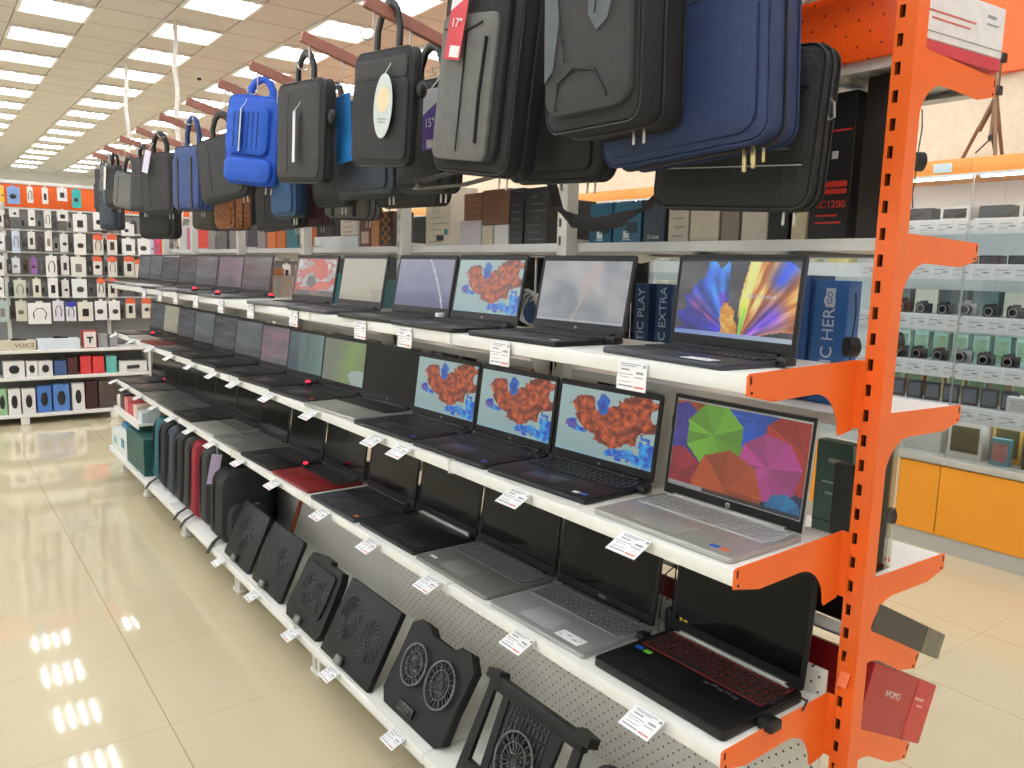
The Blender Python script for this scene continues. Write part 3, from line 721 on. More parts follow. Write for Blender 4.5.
def hangtag(parent, x, z, w, h, col, top=None, txt=None, tcol=PAPER, y=-.012, roll=0, oval=False, fold=0, vis='hang tag'):
    """printed card hung on the bag: a part that swings with it"""
    b = MB().m(cmat(col, .5, var=.03))
    if oval: b.prism([(w / 2 * math.cos(2 * PI * k / 28), -h / 2 + h / 2 * math.sin(2 * PI * k / 28)) for k in range(28)], 'y', -.0006, .0006)
    else: b.box((0, 0, -h / 2), (w, .0012, h))
    if top: b.m(cmat(top, .5, var=0)); b.prism([(-w / 2, 0), (w / 2, 0), (w / 2, -h * .22), (-w / 2, -h * .42)], 'y', -.0012, -.0007); b.box((w * .12, -.001, -h * .90), (w * .6, .0006, h * .14))
    if oval:
        b.m(cmat((222, 206, 168), .5)); b.prism([(w * .36 * math.cos(2 * PI * k / 20), -h * .40 + h * .2 * math.sin(2 * PI * k / 20)) for k in range(20)], 'y', -.001, -.0007)
        b.m(INK); b.box((0, -.001, -h * .70), (w * .5, .0005, h * .02)); b.box((0, -.001, -h * .75), (w * .4, .0005, h * .02))
    o = obj('hang_tag', b.mesh('hang_tag'), parent, T(x, y, z) @ RY(roll) @ RZ(fold)); o['label'] = vis
    if txt: obj('lettering', text_mesh(txt, w * .5, tcol), o, T(0, -.0016, -h * .56) @ RX(PI / 2))
    s = MB().tube([(x, y, z), (x + .004, y * .5, z + .02), (x, 0, z + .04)], .0012, 5)
    obj('tag_string', s.mesh('tag_string', PAPER), parent)
    return o
def bag(bl, br, h, d, col, label, style='case', front=None, handle=True, hz=None, name='laptop_bag', gold=False, r=.035, cat='bag', hx=0):
    M, w = frame_of(bl, br)
    t = thing(name, label, cat, M, 'laptop bags hung above the shelves')
    F = FAB[col]; G = FAB[front or col]
    body = obj('body', MB().rr(w, h, d, min(r, w * .13), min(.011, d * .28), T(0, d / 2, 0), 6, puff=.003).mesh('body', F), t)
    # piping round front and back rims, zip down the rim
    pp = MB()
    for yy in (.006, d - .006): pp.tube(rrline(w + .002, h + .002, min(r, w * .13) + .001, yy, -.001), .0028, 6, closed=True, up=(0, 1, 0))
    obj('piping', pp.mesh('piping', PIPE if col != 'navy' and col != 'blue' else F), t)
    if d > .045:
        z = MB().tube(rrline(w + .003, h + .003, min(r, w * .13) + .001, d * .5, -.0015), .005, 6, closed=True, up=(0, 1, 0), flat=.35)
        obj('zipper', z.mesh('zipper', PIPE), t)
        zp = MB()
        for s in (-.012, .012): zp.box((w / 2 - .05 + s, d * .5, -.018), (.006, .004, .026), bev=.0015, seg=1)
        obj('zip_pull', zp.mesh('zip_pull', ZIPG if gold else ZIPS), t)
    if style == 'case':
        obj('front_pocket', MB().rr(w * .86, h * .62, .014, .02, .006, T(0, -.004, h * .06), 5, puff=.003).mesh('front_pocket', G), t)
        obj('pocket_zip', MB().box((0, -.0005, h * .76), (w * .8, .006, .005)).mesh('pocket_zip', PIPE), t)
    elif style == 'flat':
        obj('front_panel', MB().rr(w * .90, h * .92, .008, .03, .004, T(0, -.001, h * .04), 5, puff=.002).mesh('front_panel', G), t)
        obj('seam', MB().box((-w * .2, -.0075, h * .5), (.002, .002, h * .78)).mesh('seam', PIPE), t)
    elif style == 'flap':
        obj('front_panel', MB().rr(w * .94, h * .80, .012, .02, .005, T(0, -.003, h * .03), 5, puff=.003).mesh('front_panel', G), t)
        s = MB()
        for q in (-.25, .25): s.box((w * q, -.013, h * .42), (.02, .004, h * .8))
        obj('webbing', s.mesh('webbing', PIPE), t)
    if handle:
        hh = hz or .1
        for yy in (d * .42, d * .58):
            ww = min(.058, w * .22)
            pts = [(hx - ww, yy, h - .01), (hx - ww, yy, h + hh * .45), (hx - ww * .62, yy, h + hh * .85), (hx - ww * .2, yy, h + hh), (hx + ww * .2, yy, h + hh), (hx + ww * .62, yy, h + hh * .85), (hx + ww, yy, h + hh * .45), (hx + ww, yy, h - .01)]
            obj('handle', MB().tube(pts, .012, 8, flat=.35, up=(0, 1, 0)).mesh('handle', PIPE if col not in ('navy', 'blue', 'denim') else F), t)
    return t, body, w
# 1 large case with a grey panel and a red 17" tag
t, bd, w = bag((-.47, .872, 1.800), (-.43, .632, 1.768), .40, .10, 'black', 'black and grey travel laptop bag with a red 17 inch hang tag', 'none', handle=True)
obj('front_panel', MB().rr(w * .82, .36, .02, .03, .008, T(0, -.008, .02), 6, puff=.004).mesh('front_panel', FAB['black']), t)
g = obj('front_pocket', MB().rr(w * .72, .31, .016, .02, .006, T(-.006, -.022, .022), 5, puff=.003).mesh('front_pocket', FAB['grey']), t); g['label'] = 'light grey centre panel'
s = MB(); s.box((-.005, -.036, .165), (.003, .003, .25)); s.tube([(-.08, -.034, .30), (-.02, -.034, .29), (.04, -.034, .31)], .003, 5)
s.tube([(.055, -.034, .06), (.052, -.034, .16), (.058, -.034, .28)], .006, 6, flat=.5)
obj('seam', s.mesh('seam', PIPE), t)
hangtag(t, -.018, .402, .052, .17, (196, 48, 60), (236, 232, 234), '17"', y=-.046, roll=.10, vis='red 17 inch hang tag')
o = obj('strap', MB().tube([(-.10, .05, -.004), (-.30, .11, -.035), (-.24, .06, -.055), (-.06, .05, -.03), (.04, .05, -.004)], .017, 8, flat=.16, up=(0, 0, 1)).mesh('strap', FAB['grey']), t); o['label'] = 'loose grey shoulder strap'
# 2 large case with curved inserts
t, bd, w = bag((-.46, .454, 1.828), (-.44, .223, 1.834), .44, .13, 'black', 'big dark grey laptop bag with curved steel-grey front panels at the top of the picture', 'none')
obj('front_panel', MB().rr(w * .92, .40, .02, .04, .008, T(0, -.006, .025), 6, puff=.004).mesh('front_panel', FAB['charcoal']), t)
def petal(pts, y0, y1): return MB().prism(pts, 'y', y0, y1)
i = obj('insert', petal([(-.098, .09), (-.075, .11), (-.060, .20), (-.075, .30), (-.10, .36)], -.023, -.014).mesh('insert', FAB['steel']), t); i['label'] = 'steel-grey curved panel'
i = obj('insert', petal([(.015, .19), (.035, .16), (.06, .175), (.095, .28), (.10, .38), (.03, .38), (.01, .27)], -.024, -.014).mesh('insert', FAB['steel']), t); i['label'] = 'steel-grey curved panel'
s = MB(); s.tube([(-.07, -.021, .035), (-.06, -.023, .085), (-.02, -.024, .105), (.03, -.023, .095), (.06, -.021, .045)], .0026, 6)
s.tube([(-.06, -.022, .34), (-.03, -.023, .30), (.01, -.023, .31), (.03, -.022, .36)], .003, 6)
for q in range(3): s.tube([(.03 + .02 * q, -.0255, .19 + .03 * q), (.045 + .02 * q, -.0255, .28 + .02 * q), (.05 + .018 * q, -.0255, .37)], .0012, 5)
s.tube([(-.06, -.023, .20), (-.045, -.024, .12)], .0016, 5)
obj('seam', s.mesh('seam', PIPE), t)
# 3 navy case
t, bd, w = bag((-.31, .446, 1.778), (-.29, .062, 1.800), .37, .10, 'navy', 'wide navy blue laptop case with gold zip pulls', 'none', gold=True)
obj('front_panel', MB().rr(w * .93, .34, .012, .04, .005, T(-.005, -.003, .014), 6, puff=.003).mesh('front_panel', FAB['navy']), t)
o = obj('band', MB().box((-.02, -.0125, .285), (w * .80, .004, .05), bev=.0015).mesh('band', mat('dark_teal_band', (30, 50, 74), .6, var=.05)), t); o['label'] = 'darker blue band'
o = obj('zip_pull', MB().box((.115, .05, -.022), (.008, .006, .042), bev=.002).box((.134, .05, -.018), (.008, .006, .042), bev=.002).box((-.03, -.016, .33), (.008, .004, .03), bev=.001).mesh('zip_pull', ZIPG), t)
# 4 wide black case at the right
t, bd, w = bag((-.16, .445, 1.712), (-.15, .07, 1.690), .292, .058, 'black', 'wide black laptop case with a thin silver line, hanging lowest beside the orange upright', 'none', handle=True)
obj('front_panel', MB().rr(w * .95, .19, .01, .02, .004, T(0, -.002, .082), 5, puff=.002).mesh('front_panel', FAB['black']), t)
o = obj('silver_line', MB().box((0, -.010, .078), (w * .93, .003, .0022)).mesh('silver_line', mat('silver_reflective_line', (176, 178, 180), .4, var=0)), t)
for q in (.165, .2): pass
o = obj('pocket_zip', MB().box((0, -.0105, .215), (w * .9, .004, .004)).mesh('pocket_zip', PIPE), t)
o = obj('logo', MB().box((.13, -.0095, .108), (.03, .002, .004)).mesh('logo', ZIPS), t)
o = obj('strap_ring', MB().tube([(w / 2 + .002, .03, .20), (w / 2 + .012, .03, .19), (w / 2 + .016, .03, .165), (w / 2 + .006, .03, .16), (w / 2, .03, .178)], .0028, 6, closed=True, up=(0, 1, 0)).mesh('strap_ring', ZIPS), t); o['label'] = 'silver strap clip'
Mi = frame_of((-.16, .445, 1.712), (-.15, .07, 1.690))[0].inverted()
o = obj('strap', MB().tube([Mi @ Vector(p) for p in ((-.11, .86, 1.80), (-.10, .84, 1.73), (-.10, .78, 1.695), (-.10, .69, 1.682), (-.10, .60, 1.692), (-.10, .52, 1.716), (-.11, .45, 1.76))], .018, 8, flat=.3, up=(1, 0, 0)).mesh('strap', FAB['black']), t); o['label'] = 'black shoulder strap hanging in a loop'
t, bd, w = bag((-.26, .855, 1.784), (-.24, .535, 1.772), .31, .06, 'black', 'black laptop bag half hidden behind the 17 inch bag', 'case')
# 5 black case with oval tag
t, bd, w = bag((-.44, 1.378, 1.856), (-.425, 1.075, 1.828), .298, .034, 'black', 'black laptop case with an oval pale hang tag', 'none', hz=.12, hx=.0)
obj('front_panel', MB().rr(w * .96, .21, .008, .02, .004, T(0, -.001, .012), 5, puff=.002).mesh('front_panel', FAB['black']), t)
obj('front_pocket', MB().rr(w * .9, .055, .008, .012, .004, T(0, -.001, .222), 5, puff=.002).mesh('front_pocket', FAB['charcoal']), t)
hangtag(t, .055, .232, .095, .165, (196, 206, 204), y=-.02, roll=.05, oval=True, vis='oval pale hang tag')
o = obj('strap_clip', MB().ball((w / 2 + .012, .025, .19), (.03, .03, .045)).mesh('strap_clip', PIPE), t)
# behind it
t, bd, w = bag((-.30, 1.795, 1.792), (-.28, 1.425, 1.788), .30, .06, 'slate', 'dark blue-grey laptop bag with a bright blue card tag, behind the oval-tag case', 'case')
hangtag(t, -.02, .31, .10, .21, (44, 130, 206), None, None, y=-.06, roll=-.06, vis='large bright blue card tag')
t, bd, w = bag((-.28, 1.405, 1.791), (-.26, 1.145, 1.780), .31, .06, 'black', 'black laptop bag with a purple 15 inch hang tag', 'case')
hangtag(t, .085, .275, .068, .165, (92, 56, 158), (232, 230, 238), '15"', y=-.03, vis='purple 15 inch hang tag')
t, bd, w = bag((-.17, 1.755, 1.770), (-.15, 1.375, 1.764), .33, .06, 'charcoal', 'charcoal laptop bag low behind the purple-tagged one', 'case')
# 6 flat charcoal case
t, bd, w = bag((-.45, 1.951, 1.847), (-.43, 1.610, 1.822), .315, .045, 'black', 'flat charcoal laptop case with a slim white tag, beside the bright blue bag', 'flat', 'charcoal', hz=.09)
hangtag(t, .02, .22, .034, .16, (232, 230, 236), y=-.026, fold=-.22, vis='slim white tag seen edge-on')
o = obj('strap_clip', MB().ball((w / 2 + .012, .025, .20), (.03, .03, .05)).mesh('strap_clip', PIPE), t)
# 7 bright blue
t, bd, w = bag((-.50, 2.368, 1.874), (-.37, 2.199, 1.852), .322, .10, 'blue', 'bright blue backpack with a ribbed front pocket', 'none', name='backpack', cat='backpack', hz=.07)
obj('front_pocket', MB().rr(w * .84, .18, .03, .03, .01, T(-.01, -.008, .105), 6, puff=.004).mesh('front_pocket', FAB['blue']), t)
obj('lower_pocket', MB().rr(w * .94, .09, .03, .03, .01, T(0, -.008, .005), 6, puff=.004).mesh('lower_pocket', FAB['blue']), t)
s = MB()
for q in range(6): s.box((-.06 + .02 * q, -.026, .195), (.003, .004, .13))
obj('seam', s.mesh('seam', FAB['navy']), t)
hangtag(t, -.03, .27, .03, .155, (226, 226, 232), y=-.034, fold=-.82, vis='slim white tag')
# 8.. the far bags
t, bd, w = bag((-.50, 2.674, 1.800), (-.40, 2.393, 1.842), .25, .05, 'charcoal', 'slanting dark grey laptop sleeve left of the bright blue backpack', 'flat', 'charcoal', hz=.09)
hangtag(t, w * .42, .21, .03, .12, (226, 226, 230), y=-.02, fold=-.5, vis='white tag')
t, bd, w = bag((-.47, 3.241, 1.805), (-.42, 2.974, 1.797), .285, .07, 'denim', 'blue laptop bag with long carrying handles', 'flap', 'denim', hz=.13)
t, bd, w = bag((-.53, 3.61, 1.800), (-.43, 3.423, 1.804), .29, .07, 'charcoal', 'charcoal laptop bag with a white and purple tag, left of the blue bag', 'flat', 'charcoal', hz=.10)
hangtag(t, -.01, .30, .04, .11, (222, 216, 236), None, None, y=-.03, roll=.3, vis='white and purple tag')
t, bd, w = bag((-.46, 4.20, 1.842), (-.42, 4.06, 1.837), .29, .06, 'charcoal', 'narrow dark laptop bag with a thick black handle, sixth from the far end', 'case', hz=.07)
t, bd, w = bag((-.50, 4.548, 1.886), (-.43, 4.379, 1.850), .21, .06, 'grey', 'small grey laptop bag with black handle, fifth from the far end', 'flat', 'grey', hz=.09)
t, bd, w = bag((-.46, 4.98, 1.896), (-.42, 4.80, 1.893), .26, .06, 'black', 'black bag with pale tags, fourth from the far end', 'case', hz=.08)
hangtag(t, -.03, .25, .03, .14, (226, 220, 206), y=-.02, roll=.15, vis='pale tag')
t, bd, w = bag((-.43, 5.34, 1.90), (-.40, 5.12, 1.885), .30, .06, 'steel', 'pale steel-grey bag, third from the far end', 'case', hz=.06)
t, bd, w = bag((-.42, 5.60, 1.90), (-.40, 5.40, 1.885), .29, .06, 'black', 'dark bag at the far end of the row of arms', 'case', hz=.06)
t, bd, w = bag((-.36, 4.505, 1.700), (-.23, 4.254, 1.701), .30, .07, 'black', 'low black bag beneath the far grey bags', 'case')
t, bd, w = bag((-.45, 5.269, 1.767), (-.37, 5.131, 1.768), .25, .07, 'slate', 'dark navy bag low near the far end of the row', 'case')
t, bd, w = bag((-.28, 3.247, 1.726), (-.26, 3.018, 1.721), .33, .09, 'camo', 'brown patterned backpack low behind the blue bag with long handles', 'case', name='backpack', cat='backpack')
t, bd, w = bag((-.26, 3.728, 1.744), (-.19, 3.519, 1.732), .33, .07, 'olive', 'dark olive camouflage bag low behind the charcoal bags', 'case')
t, bd, w = bag((-.26, 2.720, 1.704), (-.23, 2.33, 1.720), .37, .06, 'black', 'large black bag low behind the bright blue backpack', 'flat')
t, bd, w = bag((-.34, 2.300, 1.742), (-.33, 2.085, 1.742), .24, .05, 'tealblue', 'petrol blue bag between the bright blue backpack and the flat charcoal case', 'case', handle=False)
t, bd, w = bag((-.27, 2.06, 1.781), (-.25, 1.83, 1.776), .32, .055, 'black', 'black bag directly under the flat charcoal case', 'case')
t, bd, w = bag((-.12, 2.595, 1.733), (-.10, 2.372, 1.732), .32, .06, 'maroon', 'maroon bag peeping out under the black bags', 'case')
t, bd, w = bag((-.15, 2.227, 1.750), (-.13, 1.888, 1.736), .33, .06, 'grey', 'grey bag with vertical seams low behind the blue card tag', 'flap', 'grey')
t, bd, w = bag((-.15, 3.38, 1.752), (-.14, 3.223, 1.756), .33, .06, 'black', 'slim black bag beside the brown patterned backpack', 'case')

# ------------------------------------------------------------------ laptop cooling stands on the base deck
COOL = mat('cooler_black_plastic', (17, 17, 18), .45, var=.05, bump=.1, spec=.28); MESHM = peg_mat('cooler_mesh_black', (38, 38, 40), .008, .0026, rough=.5, hole=(6, 6, 6)); FANM = mat('fan_gloss_black', (16, 16, 18), .22, var=0); WIRE = mat('dark_wire_grille', (104, 106, 110), .25, .7, var=0)
def mesh_tex(name='cooler_perforated'):
    if name in MATS: return MATS[name]
    m = mat(name, (36, 36, 38), .5, var=0, spec=.28); nt = m.node_tree; b = nt.nodes['Principled BSDF']
    tc = nt.nodes.new('ShaderNodeTexCoord'); s = nt.nodes.new('ShaderNodeSeparateXYZ'); nt.links.new(tc.outputs['Object'], s.inputs[0]); d = []
    for ax in 'XZ':
        v = math_node(nt, 'FRACT', math_node(nt, 'ADD', math_node(nt, 'DIVIDE', s.outputs[ax], .010), 100.))
        d.append(math_node(nt, 'POWER', math_node(nt, 'ABSOLUTE', math_node(nt, 'SUBTRACT', v, .5)), 2))
    f = math_node(nt, 'LESS_THAN', math_node(nt, 'ADD', d[0], d[1]), .085)
    mx = nt.nodes.new('ShaderNodeMix'); mx.data_type = 'RGBA'; nt.links.new(f, mx.inputs['Factor'])
    mx.inputs['A'].default_value = rgb((27, 27, 29)); mx.inputs['B'].default_value = rgb((8, 8, 8)); nt.links.new(mx.outputs['Result'], b.inputs['Base Color'])
    return m
MT = mesh_tex()
def cooler(y0, y1, x0, label, lean=(.125, .235), h=.265):
    bl = Vector((x0, y1, .214)); br = Vector((x0, y0, .214)); xx = (br - bl).normalized(); zz = Vector((lean[0], 0, lean[1])).normalized(); yy = zz.cross(xx)
    o = (bl + br) / 2
    M = Matrix(((xx.x, yy.x, zz.x, o.x), (xx.y, yy.y, zz.y, o.y), (xx.z, yy.z, zz.z, o.z), (0, 0, 0, 1)))
    return thing('laptop_cooler', label, 'laptop cooler', M, 'black laptop coolers leaning on the base deck'), (br - bl).length
def fan(t, x, z, R, nb=26, y=-.014):
    f = MB(); f.m(FANM); f.cyl((x, y + .006, z), (x, y + .007, z), R, 32); f.cyl((x, y + .004, z), (x, y - .004, z), R * .2, 20)
    for k in range(nb):
        a = 2 * PI * k / nb; f.box((0, 0, 0), (R * .70, .002, R * .07), T(x + math.cos(a) * R * .58, y, z + math.sin(a) * R * .58) @ RY(-a + .25))
    o = obj('fan', f.mesh('fan'), t)
    g = MB()
    for rr_ in (1.0, .62): g.tube([(x + R * rr_ * math.cos(2 * PI * k / 32), y - .006, z + R * rr_ * math.sin(2 * PI * k / 32)) for k in range(32)], .0018 if rr_ < 1 else .004, 6, closed=True, up=(0, 1, 0))
    for k in range(18):
        a = 2 * PI * k / 18; g.tube([(x + R * .2 * math.cos(a), y - .006, z + R * .2 * math.sin(a)), (x + R * math.cos(a), y - .006, z + R * math.sin(a))], .0011, 4)
    obj('grille', g.mesh('grille', WIRE), o)
def swirl(t, x, z, R, mt, y=-.0135, n=13):
    g = MB()
    for k in range(n):
        a0 = 2 * PI * k / n
        g.tube([(x + R * q * math.cos(a0 + 1.2 * (1 - q)), y, z + R * q * math.sin(a0 + 1.2 * (1 - q))) for q in (.3, .5, .7, .88, 1.0)], .0022, 5)
    obj('vent_swirl', g.mesh('vent_swirl', mt), t)
VENT = mat('vent_edge_grey', (58, 58, 60), .4, var=0)
def stopper(t, x, w=.04):
    o = obj('stopper', MB().box((x, -.02, .018), (w, .014, .03), bev=.004).mesh('stopper', mat('smoky_plastic', (112, 112, 112), .3, var=0)), t); o['label'] = 'smoky grey front stop'
# twin fan octagonal
t, w = cooler(.935, 1.302, -.372, 'octagonal black cooler with two round fans', (.115, .225))
P = [(-w / 2 + .0, .035), (-w / 2 + .03, .0), (w / 2 - .04, .0), (w / 2 - .01, .02), (w / 2 - .012, .10), (w / 2, .235), (w / 2 - .04, .272), (w / 2 - .09, .268), (w / 2 - .115, .25), (-w / 2 + .13, .25), (-w / 2 + .105, .268), (-w / 2 + .05, .27), (-w / 2 + .012, .25), (-w / 2 + .01, .15)]
obj('body', MB().prism(P, 'y', -.010, .022).mesh('body', MT), t)
obj('rim', MB().tube([(p[0], -.006, p[1]) for p in P], .0055, 6, closed=True, up=(0, 1, 0)).mesh('rim', COOL), t)
fan(t, -.072, .150, .062); fan(t, .078, .150, .068)
o = obj('control_panel', MB().box((-.03, -.014, .028), (.085, .012, .03), bev=.004).box((-.03, -.021, .03), (.06, .002, .012)).mesh('control_panel', FANM), t)
# flat square with swirl vents
t, w = cooler(1.340, 1.706, -.399, 'flat square black cooler with two swirl vents, left of the octagonal one')
obj('body', MB().rr(w, .268, .022, .006, .003, T(0, 0, 0)).mesh('body', COOL), t); swirl(t, -.085, .150, .074, VENT, n=18); swirl(t, .085, .130, .070, VENT, n=18); stopper(t, -.03)
t, w = cooler(1.745, 2.066, -.395, 'black cooler with a ribbed round vent in a raised centre', (.115, .228))
obj('body', MB().prism([(-w / 2, .03), (-w / 2 + .025, 0), (w / 2 - .02, 0), (w / 2, .03), (w / 2 - .012, .22), (w / 2 - .03, .255), (.03, .255), (.02, .268), (-.06, .268), (-.07, .255), (-w / 2 + .03, .258), (-w / 2 + .008, .23)], 'y', -.010, .02).mesh('body', COOL), t)
obj('vent', MB().rr(w * .72, .17, .008, .02, .003, T(0, -.013, .06)).mesh('vent', MT), t); swirl(t, -.045, .135, .06, VENT, -.0185); swirl(t, .065, .135, .06, VENT, -.0185); stopper(t, -.02)
t, w = cooler(2.135, 2.470, -.388, 'plain thin black cooler with a faint swirl, third from the left of the coolers', (.105, .232))
obj('body', MB().rr(w, .262, .018, .014, .004, T(0, 0, 0)).mesh('body', COOL), t); swirl(t, .05, .14, .06, VENT, -.0115, 9); stopper(t, -.03)
t, w = cooler(2.512, 2.850, -.39, 'thin black cooler leaning against the dark backpack, leftmost of the coolers', (.105, .232))
obj('body', MB().rr(w, .262, .018, .02, .004, T(0, 0, 0)).mesh('body', COOL), t); swirl(t, -.02, .13, .08, mat('vent_edge_dark', (50, 50, 52), .45, var=0), -.0115, 11); stopper(t, -.01)
# stand with openings
t, w = cooler(.455, .872, -.372, 'black notebook stand with open slots at both sides, nearest large one', (.12, .26))
b = MB(); W2 = w / 2
b.box((0, .004, .255), (w * .92, .030, .04), bev=.006); b.box((0, .006, .02), (w * .9, .03, .04), bev=.006)
for sx in (-1, 1):
    b.prism([(sx * (W2 - .01), .0), (sx * (W2 - .045), .0), (sx * (W2 - .045), .265), (sx * (W2 - .02), .27)], 'y', -.007, .006)
    b.prism([(sx * (W2 - .10), .0), (sx * (W2 - .13), .0), (sx * (W2 - .11), .26), (sx * (W2 - .085), .26)], 'y', -.007, .006)
    b.prism([(sx * (W2 - .065), .255), (sx * (W2 - .0), .255), (sx * (W2 - .0), .28), (sx * (W2 - .05), .285)], 'y', -.012, .026)
obj('frame', b.mesh('frame', COOL), t)
obj('mesh_panel', MB().box((0, .004, .145), (w - .22, .012, .24)).mesh('mesh_panel', MT), t)
fan(t, 0, .12, .07, 22, -.008)
sl = MB()
for r in range(9):
    for c in range(10): sl.box((-.075 + .0165 * c, -.004, .04 + .024 * r), (.004, .003, .016), RY(.0))
obj('slots', sl.mesh('slots', VENT), t)
t, w = cooler(.06, .425, -.372, 'black cooler only showing its rounded top edge at the bottom of the picture', (.12, .24), )
obj('body', MB().rr(w, .255, .03, .05, .008, T(0, 0, 0)).mesh('body', MT), t); fan(t, 0, .13, .07)

# ------------------------------------------------------------------ backpacks standing on the base deck
def stand_pack(y, x0, x1, d, h, col, label, lean=0, strap=True, tagc=None, name='backpack'):
    """standing backpack: front faces the camera end, its side faces the aisle"""
    w = x1 - x0
    t = thing(name, label, 'backpack', T((x0 + x1) / 2, y, .214) @ RX(-lean), 'backpacks standing on the base deck')
    F = FAB[col]
    obj('body', MB().rr(w, h, d, .06, .025, T(0, d / 2, 0), 7, taper=.9, puff=.01).mesh('body', F), t)
    obj('front_pocket', MB().rr(w * .8, h * .55, d * .35, .06, .02, T(0, -d * .08, .015), 6, taper=.9, puff=.008).mesh('front_pocket', F), t)
    obj('zipper', MB().tube([(p[0] * .97, d * .55, p[2] * .985 + .003) for p in rrline(w, h, .08, 0, 0, 6)], .006, 6, closed=True, up=(0, 1, 0), flat=.4).mesh('zipper', PIPE), t)
    obj('handle', MB().tube([(-.035, d * .7, h - .012), (-.03, d * .7, h + .02), (.03, d * .7, h + .02), (.035, d * .7, h - .012)], .009, 7, flat=.5, up=(0, 1, 0)).mesh('handle', PIPE), t)
    s = MB()
    for sx in (-.3, .3): s.tube([(w * sx, d + .004, h - .04), (w * sx * 1.1, d + .025, h * .55), (w * sx * 1.2, d + .01, .06)], .02, 8, flat=.3, up=(0, 1, 0))
    obj('shoulder_strap', s.mesh('shoulder_strap', FAB['black']), t)
    if strap: obj('loose_strap', MB().tube([(-w * .4, d * .4, .03), (-w * .55, d * .3, .012), (-w * .62, d * .2, .006), (-w * .72, d * .15, -.03)], .012, 6, flat=.25, up=(0, 0, 1)).mesh('loose_strap', PIPE), t)
    return t
stand_pack(4.24, -.375, -.09, .13, .40, 'teal', 'teal backpack beside the green carton on the base deck', -.05)
stand_pack(4.04, -.385, -.09, .15, .41, 'black', 'black backpack directly right of the teal one', -.05, False)
stand_pack(3.86, -.385, -.09, .13, .41, 'slate', 'slate blue backpack in the row on the base deck', -.04, False)
stand_pack(3.68, -.385, -.09, .13, .41, 'black', 'black backpack right of the slate blue one', -.04, False)
stand_pack(3.54, -.385, -.09, .10, .41, 'charcoal', 'charcoal grey backpack left of the dark red one', -.03)
stand_pack(3.40, -.385, -.09, .10, .42, 'red', 'dark red backpack standing on the base deck', -.03, True)
stand_pack(3.24, -.375, -.09, .12, .41, 'charcoal', 'charcoal backpack right of the dark red one', -.03, False)
t = stand_pack(3.10, -.355, -.03, .12, .44, 'black', 'black backpack with a lilac and white tag', 0, False)
hangtag(t, -.155, .42, .05, .15, (206, 190, 222), None, None, y=-.02, roll=.2, vis='lilac and white tag')
t = stand_pack(2.93, -.385, -.13, .20, .35, 'black', 'plump black backpack in front, left of the leaning coolers', 0, True)
obj('logo', MB().box((.03, -.045, .2), (.035, .002, .005)).mesh('logo', ZIPS), t)
o = obj('stick', MB().cyl((-.11, 2.78, .222), (-.06, 2.62, .62), .010, 10).mesh('stick', mat('orange_brown_stick', (150, 66, 30), .5, var=.1)))
tag(o, 'orange-brown stick leaning behind the leftmost coolers', 'stick')
# plug and wire on the panel
t = thing('power_plug', 'round black plug with thin wires on the white panel behind the coolers', 'plug', T(.006, 2.80, .34))
obj('body', MB().rr(.05, .06, .03, .02, .008, RZ(-PI / 2)).mesh('body', BLACKP), t)
obj('cable', MB().tube([(-.01, 0, .01), (-.012, -.02, -.05), (-.01, -.08, -.07), (-.008, -.2, -.03), (-.008, -.34, .02)], .002, 5).mesh('cable', CABLE), t)
# ------------------------------------------------------------------ cartons on the far side shelves (their backs face us)
def carton(x, y0, y1, z0, z1, depth, col, label, group='cartons on the upper far-side shelf', tcol=None, lines=None, txt=None, tsize=.02, tz=.3, vertical=False, name='carton', rough=.45, ty=0):
    w = y1 - y0
    t = thing(name, label, 'box', T(x, (y0 + y1) / 2, z0) @ RZ(-PI / 2), group)
    h = z1 - z0
    obj('box', MB().box((0, depth / 2, h / 2), (w - .003, depth, h), bev=.0015, seg=1).mesh('box', cmat(col, rough)), t)
    if lines:
        b = MB().m(cmat(lines, .5, var=0))
        for k in range(int(h / .022)):
            b.box((RND.uniform(-.1, .1) * w, -.0004, .015 + .022 * k), (w * RND.uniform(.3, .7), .0006, .0035))
        obj('printed_lines', b.mesh('printed_lines'), t)
    if txt:
        m = text_mesh(txt, tsize, cmat(tcol or (230, 230, 230), .5, var=0))
        obj('lettering', m, t, T(ty, -.0008, h * tz) @ (RX(PI / 2) @ RZ(PI / 2) if vertical else RX(PI / 2)))
    return t
ZS = 1.647
t = carton(.10, .131, .225, ZS, 1.949, .12, (26, 24, 26), 'tall black router carton with red AC1200 lettering, nearest on the upper far shelf', tcol=(214, 54, 44), txt='AC1200', tsize=.022, tz=.24, lines=None)
b = MB().m(cmat((200, 48, 36), .5)); b.box((0, -.001, .115), (.075, .001, .012)); b.box((0, -.001, .10), (.075, .001, .010)); b.box((0, -.001, .225), (.08, .001, .004)); b.box((0, -.001, .035), (.06, .001, .004)); b.box((-.005, -.001, .050), (.05, .001, .004))
b.m(cmat((190, 190, 190), .5)); b.box((-.02, -.001, .175), (.014, .001, .016)); b.box((.005, -.001, .175), (.014, .001, .016))
obj('print', b.mesh('print'), t)
carton(.10, .060, .115, ZS, 1.97, .10, (44, 38, 34), 'dark glossy carton against the orange upright on the upper far shelf')
t = carton(.10, .228, .268, ZS, 1.93, .10, (216, 206, 170), 'thin cream upright pack beside the tall black router carton')
carton(.10, .273, .326, ZS, 1.727, .10, (24, 22, 24), 'small black carton with red AC1200 lettering', tcol=(214, 54, 44), txt='AC1200', tsize=.013, tz=.82)
carton(.10, .329, .403, ZS, 1.723, .10, (214, 206, 192), 'off-white carton between a black and a brown-grey one')
carton(.10, .406, .463, ZS, 1.734, .10, (132, 120, 106), 'brown-grey carton on the upper far shelf')
